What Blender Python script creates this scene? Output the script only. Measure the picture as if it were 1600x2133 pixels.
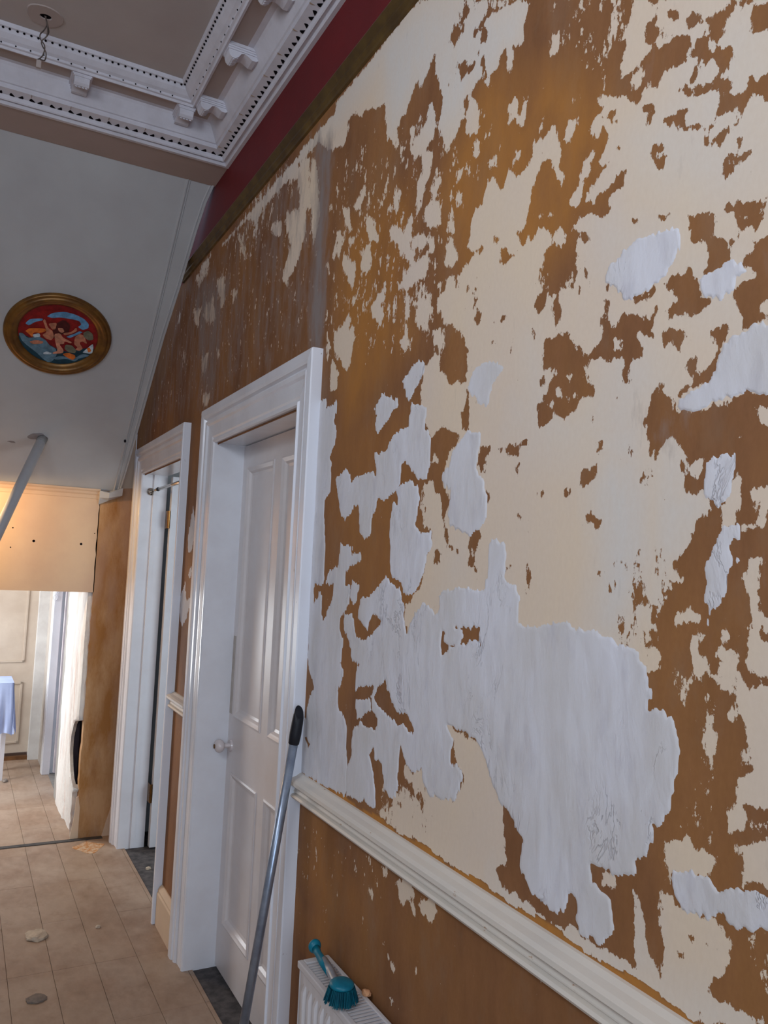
import bpy, bmesh, math, random
import numpy as np
from mathutils import Vector, Matrix, noise
random.seed(7)
D = bpy.data
for o in list(D.objects): D.objects.remove(o)
sc = bpy.context.scene
COL = sc.collection
# ------------------------------------------------------------------ camera
cam_d = D.cameras.new('camera'); cam = D.objects.new('camera', cam_d); COL.objects.link(cam)
YAW, PITCH, ROLL = 0.48425, 0.07521, 0.04487
fwd = Vector((math.sin(YAW)*math.cos(PITCH), math.cos(YAW)*math.cos(PITCH), math.sin(PITCH)))
rgt = Vector((math.cos(YAW), -math.sin(YAW), 0)); upv = rgt.cross(fwd)
r2 = rgt*math.cos(ROLL)+upv*math.sin(ROLL); u2 = -rgt*math.sin(ROLL)+upv*math.cos(ROLL)
cam.matrix_world = Matrix(((r2.x, u2.x, -fwd.x, 0), (r2.y, u2.y, -fwd.y, 0), (r2.z, u2.z, -fwd.z, 1.585), (0, 0, 0, 1)))
cam_d.sensor_fit = 'VERTICAL'; cam_d.sensor_height = 24; cam_d.lens = 24*1666.25/2133
cam_d.clip_start = 0.05; cam_d.clip_end = 60
sc.camera = cam
# ------------------------------------------------------------------ world, light, exposure
w = D.worlds.new('world'); sc.world = w; w.use_nodes = True
bg = w.node_tree.nodes['Background']; bg.inputs[0].default_value = (0.62, 0.74, 1.0, 1); bg.inputs[1].default_value = 0.9
def area(name, loc, target, sx, sy, power, col):
    l = D.lights.new(name, 'AREA'); l.shape = 'RECTANGLE'; l.size = sx; l.size_y = sy; l.energy = power; l.color = col
    o = D.objects.new(name, l); COL.objects.link(o); o.location = loc
    o.rotation_euler = (Vector(target)-Vector(loc)).to_track_quat('-Z', 'Y').to_euler(); return o
def point(name, loc, power, col, rad=.05):
    l = D.lights.new(name, 'POINT'); l.energy = power; l.color = col; l.shadow_soft_size = rad
    o = D.objects.new(name, l); COL.objects.link(o); o.location = loc; return o
def spot(name, loc, target, power, col, ang, blend, rad=.05):
    l = D.lights.new(name, 'SPOT'); l.energy = power; l.color = col; l.shadow_soft_size = rad; l.spot_size = math.radians(ang); l.spot_blend = blend
    o = D.objects.new(name, l); COL.objects.link(o); o.location = loc
    o.rotation_euler = (Vector(target)-Vector(loc)).to_track_quat('-Z', 'Y').to_euler(); return o
area('window_daylight', (-0.45, -2.5, 1.85), (0.2, 3.0, 1.6), 1.3, 1.9, 50, (0.70, 0.84, 1.0))
area('fanlight_daylight', (-1.38, 0.8, 2.65), (0.9, 1.3, 1.75), 1.7, 0.9, 42, (0.84, 0.91, 1.0))
point('warm_fill', (-0.15, -0.1, 2.75), 3, (1.0, 0.66, 0.34), .06)  # unseen fill light, added to warm the upper part of the right wall
spot('stair_lamp', (-0.12, 4.62, 1.93), (0.15, 4.85, 0.9), 22, (1.0, 0.62, 0.27), 170, .25, .04)
area('passage_daylight', (-0.7, 6.1, 1.25), (0.7, 6.0, 1.0), 0.9, 1.2, 48, (0.90, 0.95, 1.0))
area('side_room_daylight', (2.3, 2.6, 1.7), (1.1, 4.6, 1.2), 1.0, 1.4, 26, (0.84, 0.93, 1.0))
point('passage_lamp', (0.0, 6.45, 1.7), 2.0, (1.0, 0.6, 0.25), .05)
sc.view_settings.view_transform = 'Standard'; sc.view_settings.look = 'None'
sc.view_settings.exposure = 0.0; sc.view_settings.gamma = 1; sc.view_settings.use_curve_mapping = False

# ------------------------------------------------------------------ helpers
def srgb(r, g, b):
    f = lambda c: (c/255/12.92) if c/255 <= .04045 else ((c/255+.055)/1.055)**2.4
    return (f(r), f(g), f(b), 1)
def tag(o, label=None, cat=None, group=None, kind=None):
    if label: o['label'] = label
    if cat: o['category'] = cat
    if group: o['group'] = group
    if kind: o['kind'] = kind
    return o
def empty(name, loc, parent=None):
    o = D.objects.new(name, None); COL.objects.link(o); o.location = loc; o.empty_display_size = .05
    o.parent = parent; return o
def finish(name, me, m, parent=None, smooth=False, off=None):
    for q in (m if isinstance(m, list) else [m]): me.materials.append(q)
    if smooth:
        for p in me.polygons: p.use_smooth = True
    o = D.objects.new(name, me); COL.objects.link(o); o.parent = parent
    if parent is not None:
        q = parent; wloc = Vector((0, 0, 0))
        while q is not None: wloc += q.location; q = q.parent
        me.transform(Matrix.Translation(-wloc))
    return o
class MB:
    """collects shapes in world metres, then links them as one mesh object"""
    def __init__(s): s.v = []; s.f = []; s.mi = []
    def add(s, vs, fs, mi=0):
        b = len(s.v); s.v += [tuple(p) for p in vs]
        for f in fs: s.f.append(tuple(b+i for i in f)); s.mi.append(mi)
    def box(s, x0, x1, y0, y1, z0, z1, mi=0):
        s.add([(x0,y0,z0),(x1,y0,z0),(x1,y1,z0),(x0,y1,z0),(x0,y0,z1),(x1,y0,z1),(x1,y1,z1),(x0,y1,z1)],
              [(0,3,2,1),(4,5,6,7),(0,1,5,4),(1,2,6,5),(2,3,7,6),(3,0,4,7)], mi); return s
    def loft(s, rings, cap=True, closed=True, mi=0):
        n = len(rings[0]); vs = [p for r in rings for p in r]; fs = []
        for i in range(len(rings)-1):
            for j in range(n if closed else n-1):
                k = (j+1) % n; fs.append((i*n+j, i*n+k, (i+1)*n+k, (i+1)*n+j))
        if cap and closed: fs.append(tuple(range(n))[::-1]); fs.append(tuple((len(rings)-1)*n+j for j in range(n)))
        s.add(vs, fs, mi); return s
    def tube(s, pts, rad, n=12, mi=0):
        rings = []; prev = None
        for i, p in enumerate(pts):
            p = Vector(p); a = Vector(pts[max(i-1, 0)]); b = Vector(pts[min(i+1, len(pts)-1)])
            t = (b-a).normalized()
            if prev is None:
                x = t.orthogonal().normalized()
            else: x = (prev-t*prev.dot(t)).normalized()
            prev = x; y = t.cross(x); r = rad[i] if isinstance(rad, (list, tuple)) else rad
            rings.append([p+(x*math.cos(2*math.pi*k/n)+y*math.sin(2*math.pi*k/n))*r for k in range(n)])
        return s.loft(rings, mi=mi)
    def ball(s, c, r, n=16, m=10, sc_=(1, 1, 1), mi=0):
        c = Vector(c); vs = [c+Vector((0, 0, -r*sc_[2]))]; fs = []
        for i in range(1, m):
            a = math.pi*i/m-math.pi/2
            for j in range(n):
                b = 2*math.pi*j/n; vs.append(c+Vector((math.cos(a)*math.cos(b)*r*sc_[0], math.cos(a)*math.sin(b)*r*sc_[1], math.sin(a)*r*sc_[2])))
        vs.append(c+Vector((0, 0, r*sc_[2]))); L = len(vs)-1
        for j in range(n):
            k = (j+1) % n; fs.append((0, 1+k, 1+j)); fs.append((L, 1+(m-2)*n+j, 1+(m-2)*n+k))
            for i in range(m-2): fs.append((1+i*n+j, 1+i*n+k, 1+(i+1)*n+k, 1+(i+1)*n+j))
        s.add(vs, fs, mi); return s
    def build(s, name, m, parent=None, smooth=False, bevel=0, auto=None):
        me = D.meshes.new(name); me.from_pydata(s.v, [], s.f)
        if len(set(s.mi)) > 1: me.polygons.foreach_set('material_index', s.mi)
        bm = bmesh.new(); bm.from_mesh(me); bmesh.ops.recalc_face_normals(bm, faces=bm.faces)
        if bevel: bmesh.ops.bevel(bm, geom=[e for e in bm.edges], offset=bevel, segments=2, profile=.6, affect='EDGES')
        bm.to_mesh(me); bm.free()
        o = finish(name, me, m, parent, smooth)
        if auto is not None and smooth:
            me.set_sharp_from_angle(angle=math.radians(auto))
        return o
def box(name, x0, x1, y0, y1, z0, z1, m, parent=None, bevel=0):
    return MB().box(x0, x1, y0, y1, z0, z1).build(name, m, parent, bevel=bevel)

# ------------------------------------------------------------------ materials
class NT:
    def __init__(s, name, rough=.6, spec=.3, world=False):
        s.m = D.materials.new(name); s.m.use_nodes = True; s.t = s.m.node_tree; s.b = s.t.nodes['Principled BSDF']
        s.b.inputs['Roughness'].default_value = rough; s.b.inputs['Specular IOR Level'].default_value = spec
        s.tc = s.t.nodes.new('ShaderNodeNewGeometry' if world else 'ShaderNodeTexCoord'); s.co = s.tc.outputs['Position' if world else 'Object']
    def link(s, a, b): s.t.links.new(a, b)
    def noise(s, scale, detail=5, rough=.55, st=(1, 1, 1), seed=0., dist=0.):
        mp = s.t.nodes.new('ShaderNodeMapping'); mp.inputs['Scale'].default_value = st; mp.inputs['Location'].default_value = (seed, seed*1.7, seed*.6)
        s.link(s.co, mp.inputs[0])
        n = s.t.nodes.new('ShaderNodeTexNoise'); n.inputs['Scale'].default_value = scale; n.inputs['Detail'].default_value = detail
        n.inputs['Roughness'].default_value = rough; n.inputs['Distortion'].default_value = dist; s.link(mp.outputs[0], n.inputs['Vector']); return n.outputs[0]
    def ramp(s, x, lo, hi, a=0., b=1.):
        r = s.t.nodes.new('ShaderNodeMapRange'); r.inputs[1].default_value = lo; r.inputs[2].default_value = hi
        r.inputs[3].default_value = a; r.inputs[4].default_value = b; s.link(x, r.inputs[0]); return r.outputs[0]
    def math(s, op, a, b=0., c=None):
        n = s.t.nodes.new('ShaderNodeMath'); n.operation = op
        for i, q in enumerate((a, b) if c is None else (a, b, c)):
            if isinstance(q, (int, float)): n.inputs[i].default_value = q
            else: s.link(q, n.inputs[i])
        return n.outputs[0]
    def mix(s, f, a, b):
        n = s.t.nodes.new('ShaderNodeMix'); n.data_type = 'RGBA'
        for i, q in ((0, f), (6, a), (7, b)):
            if isinstance(q, (int, float, tuple)): n.inputs[i].default_value = q
            else: s.link(q, n.inputs[i])
        return n.outputs[2]
    def attr(s, name):
        n = s.t.nodes.new('ShaderNodeAttribute'); n.attribute_name = name; return n.outputs['Fac']
    def bump(s, hgt, strength=.3, dist=.002):
        n = s.t.nodes.new('ShaderNodeBump'); n.inputs['Strength'].default_value = strength; n.inputs['Distance'].default_value = dist
        s.link(hgt, n.inputs['Height']); s.link(n.outputs[0], s.b.inputs['Normal'])
    def col(s, c):
        if isinstance(c, tuple): s.b.inputs['Base Color'].default_value = c
        else: s.link(c, s.b.inputs['Base Color'])
        return s
def plain(name, c, c2=None, rough=.5, spec=.3, scale=8, bump=0., bscale=60, st=(1, 1, 1), metal=0):
    t = NT(name, rough, spec); t.b.inputs['Metallic'].default_value = metal
    t.col(t.mix(t.ramp(t.noise(scale, 5, .6, st), .35, .68), c, c2 or c))
    if bump: t.bump(t.noise(bscale, 4, .6, st), bump, .002)
    return t.m
gloss_white = plain('gloss_white_paint', srgb(228, 229, 235), srgb(220, 219, 224), .22, .5, 6, .12, 30)
door_white = plain('door_white_paint', srgb(226, 221, 222), srgb(216, 209, 208), .3, .45, 5, .1, 30)
ceiling_white = plain('ceiling_emulsion', srgb(186, 180, 178), srgb(178, 170, 168), .85, .15, 3, .15, 120)
soffit_white = plain('soffit_emulsion', srgb(190, 192, 194), srgb(180, 180, 182), .8, .15, 2.5, .15, 120)
plaster_white = plain('cornice_paint', srgb(212, 211, 220), srgb(200, 198, 206), .7, .2, 12, .2, 90)
pink_plaster = plain('pinkish_emulsion', srgb(178, 165, 162), srgb(170, 158, 152), .85, .15, 3, .15, 120)
cream_wall = plain('cream_end_wall', srgb(214, 188, 160), srgb(200, 170, 148), .75, .2, 2.2, .2, 60)
dark_void = plain('dark_cavity', srgb(28, 24, 28), srgb(16, 14, 18), .95, 0)
stone = plain('dark_stone_threshold', srgb(62, 60, 62), srgb(96, 92, 92), .8, .2, 25, .5, 90)
brass = plain('old_brass', srgb(150, 110, 60), srgb(110, 80, 45), .35, .5, 20, metal=.9)
steel = plain('brushed_steel', srgb(165, 178, 196), srgb(140, 152, 172), .3, .5, 30, metal=.65)
chrome = plain('chrome', srgb(200, 196, 190), srgb(180, 172, 160), .15, .5, 30, metal=1)
black_rubber = plain('black_plastic', srgb(30, 31, 38), srgb(22, 22, 28), .5, .3)
rad_white = plain('radiator_enamel', srgb(208, 204, 206), srgb(202, 198, 198), .35, .4, 3)
teal = plain('teal_plastic', srgb(0, 118, 140), srgb(0, 96, 120), .4, .4, 40)
clear_grey = plain('clear_plastic_grip', srgb(150, 152, 160), srgb(120, 130, 140), .3, .5, 40)
pipe_white = plain('pipe_white_plastic', srgb(225, 228, 235), srgb(215, 220, 228), .4, .4)
wire_m = plain('dusty_cable', srgb(110, 98, 92), srgb(70, 62, 60), .7, .2, 60)
cloth_m = plain('blue_white_sheet', srgb(190, 205, 240), srgb(170, 185, 225), .8, .1, 6, .4, 30)
timber = plain('old_timber', srgb(120, 82, 50), srgb(84, 56, 36), .7, .2, 10, .3, 60, (1, 6, 1))
debris_m = plain('plaster_crumb', srgb(205, 190, 170), srgb(180, 165, 148), .9, .1, 40, .5, 150)
debris_g = plain('grey_plaster_crumb', srgb(140, 128, 118), srgb(120, 110, 102), .9, .1, 40, .5, 150)
cable_hook = plain('white_plastic_hook', srgb(225, 225, 228), None, .4, .4)

def m_wall():
    t = NT('stripped_plaster_wall', .75, .22)
    C = t.attr('cream'); P = t.attr('pale'); Yl = t.attr('yel'); G = t.attr('grey')
    n1 = t.noise(38, 7, .68, (1, 1, .5)); n2 = t.noise(110, 4, .6, (1, 1, .55), 3.1)
    N = t.math('ADD', t.math('MULTIPLY', t.math('SUBTRACT', n1, .5), 4.2), t.math('MULTIPLY', t.math('SUBTRACT', n2, .5), 1.8))
    cm = t.ramp(t.math('ADD', C, N), -.035, .035)
    big = t.ramp(t.noise(3.2, 5, .6, (1, 1, .45), 5.), .35, .65)
    streak = t.ramp(t.noise(24, 7, .66, (1, 1, .3), 9.), .35, .68)
    fine = t.ramp(t.noise(140, 4, .6, (1, 1, .6), 2.), .3, .7)
    br = t.mix(big, srgb(150, 104, 62), srgb(118, 80, 56))
    br = t.mix(t.math('MULTIPLY', streak, .28), br, srgb(168, 118, 82))
    br = t.mix(t.math('MULTIPLY', fine, .18), br, srgb(110, 70, 42))
    dk = t.ramp(t.noise(9, 6, .65, (1, 1, .5), 12.), .52, .72)
    br = t.mix(t.math('MULTIPLY', dk, .35), br, srgb(140, 116, 96))
    br = t.mix(t.math('MULTIPLY', Yl, t.ramp(t.noise(12, 6, .65, (1, 1, .5)), .25, .6, .35, 1.)), br, srgb(184, 124, 56))
    cr = t.mix(big, srgb(226, 206, 182), srgb(220, 203, 188))
    pm = t.math('MULTIPLY', P, t.ramp(t.noise(14, 6, .6, (1, 1, .4), 4.), .25, .6, .55, 1.))
    cr = t.mix(pm, cr, srgb(216, 210, 204))
    cr = t.mix(t.math('MULTIPLY', fine, .12), cr, srgb(190, 164, 140))
    c = t.mix(cm, br, cr)
    gm = t.ramp(t.math('ADD', G, t.math('MULTIPLY', t.math('SUBTRACT', streak, .5), .5)), .2, .8)
    c = t.mix(gm, c, srgb(140, 128, 124))
    t.col(c)
    t.b.inputs['Roughness'].default_value = .72
    hh = t.math('ADD', t.math('MULTIPLY', cm, .6), t.math('MULTIPLY', n2, .35))
    t.bump(hh, .55, .0016)
    return t.m
wall_m = m_wall()
def m_filler():
    t = NT('white_filler', .85, .15)
    a = t.ramp(t.noise(7, 6, .6, (1, 1, .5), 1.), .35, .65); b = t.ramp(t.noise(26, 5, .6, (1, 1, .35), 7.), .55, .75)
    c = t.mix(a, srgb(218, 217, 224), srgb(208, 204, 204)); c = t.mix(t.math('MULTIPLY', b, .4), c, srgb(180, 176, 186))
    rd_ = t.math('ABSOLUTE', t.math('SUBTRACT', t.noise(11, 5, .7, (1, 1, .4), 4., .6), .5)); gate = t.ramp(t.noise(6, 4, .6, (1, 1, .6), 21.), .54, .64)
    cr = t.math('MULTIPLY', t.ramp(rd_, 0., .018, 1., 0.), gate)
    c2 = t.mix(t.math('MULTIPLY', cr, .3), c, srgb(128, 122, 132)); t.col(c2)  # shade of the thin creases mixed into the filler colour
    n = t.math('ADD', t.math('MULTIPLY', t.noise(10, 8, .66, (1, 1, .5), 2.), 1.), t.math('MULTIPLY', t.noise(120, 3, .6, (1, 1, .7), 5.), .12))
    n = t.math('SUBTRACT', n, t.math('MULTIPLY', cr, .25))
    t.bump(n, .75, .007); return t.m
filler_m = m_filler()
def m_nib():
    t = NT('nib_stripped_plaster', .7, .22)
    a = t.ramp(t.noise(9, 6, .65, (1, 1, .35), 2.), .38, .62); b = t.ramp(t.noise(5, 6, .6, (1, 1, .3), 8.), .45, .6)
    c = t.mix(a, srgb(162, 114, 64), srgb(192, 154, 114)); c = t.mix(t.math('MULTIPLY', b, .6), c, srgb(170, 138, 118)); t.col(c)
    t.bump(t.noise(60, 5), .4, .002); return t.m
nib_m = m_nib()
def m_torn():
    t = NT('torn_lime_plaster', .9, .1)
    a = t.ramp(t.noise(10, 6, .65, (1, 1, .3), 2.), .5, .72); b = t.ramp(t.noise(16, 6, .6, (1, 1, .25), 8.), .55, .7)
    c = t.mix(a, srgb(226, 222, 216), srgb(196, 180, 172)); c = t.mix(t.math('MULTIPLY', b, .5), c, srgb(214, 176, 160)); t.col(c)
    t.bump(t.noise(30, 6, .65, (1, 1, .4)), .8, .01); return t.m
torn_m = m_torn()
red_m = plain('oxblood_paint', srgb(112, 30, 34), srgb(100, 28, 32), .6, .25, 4, .2, 160)
def m_gold(name, a, b, r=.38):
    t = NT(name, r, .5); t.b.inputs['Metallic'].default_value = .45
    t.col(t.mix(t.ramp(t.noise(14, 5), .35, .65), a, b)); t.bump(t.noise(50, 4), .15, .002); return t.m
gilt = m_gold('dull_gilt', srgb(140, 98, 42), srgb(104, 70, 34))
rail_gilt = m_gold('brown_gilt_rail', srgb(112, 88, 44), srgb(84, 64, 38), .5)
def m_dado():
    t = NT('cream_dado_paint', .4, .35)
    c = t.mix(t.ramp(t.noise(5, 5, .6, (1, 1, 1)), .35, .65), srgb(214, 207, 198), srgb(222, 212, 200))
    c = t.mix(t.ramp(t.noise(55, 5, .7, (1, .35, 1), 3.), .66, .72), c, srgb(166, 120, 76)); t.col(c)
    t.bump(t.noise(70, 4), .2, .002); return t.m
dado_m = m_dado()
def m_chip(name, base, chip, thr):
    t = NT(name, .3, .4); c = t.mix(t.ramp(t.noise(45, 4, .6, (1, 1, .5), 6.), thr, thr+.03), base, chip); t.col(c); t.bump(t.noise(30, 4), .1, .002); return t.m
chipped_white = m_chip('chipped_gloss_white', srgb(230, 232, 240), srgb(140, 122, 112), .70)
def m_tile():
    t = NT('floor_board_laminate', .5, .35, True)
    g = t.ramp(t.noise(26, 6, .65, (1, .5, 1), 3.), .35, .68); b = t.ramp(t.noise(4.5, 5, .6, (1, 1, 1), 1.), .38, .62); s = t.ramp(t.noise(13, 6, .7, (1, 1, 1), 9.), .56, .72)
    c = t.mix(g, srgb(156, 130, 110), srgb(136, 111, 92)); c = t.mix(t.math('MULTIPLY', b, .4), c, srgb(186, 168, 150)); c = t.mix(t.math('MULTIPLY', s, .6), c, srgb(134, 110, 90))
    oi = t.t.nodes.new('ShaderNodeObjectInfo'); c = t.mix(t.math('MULTIPLY', oi.outputs['Random'], .18), c, srgb(168, 140, 112)); t.col(c)
    t.bump(t.noise(60, 5, .6, (1, .4, 1)), .15, .001); return t.m
tile_m = m_tile()
joint_m = plain('floor_joint_dirt', srgb(160, 136, 112), srgb(140, 116, 94), .9, .1, 20)
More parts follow.
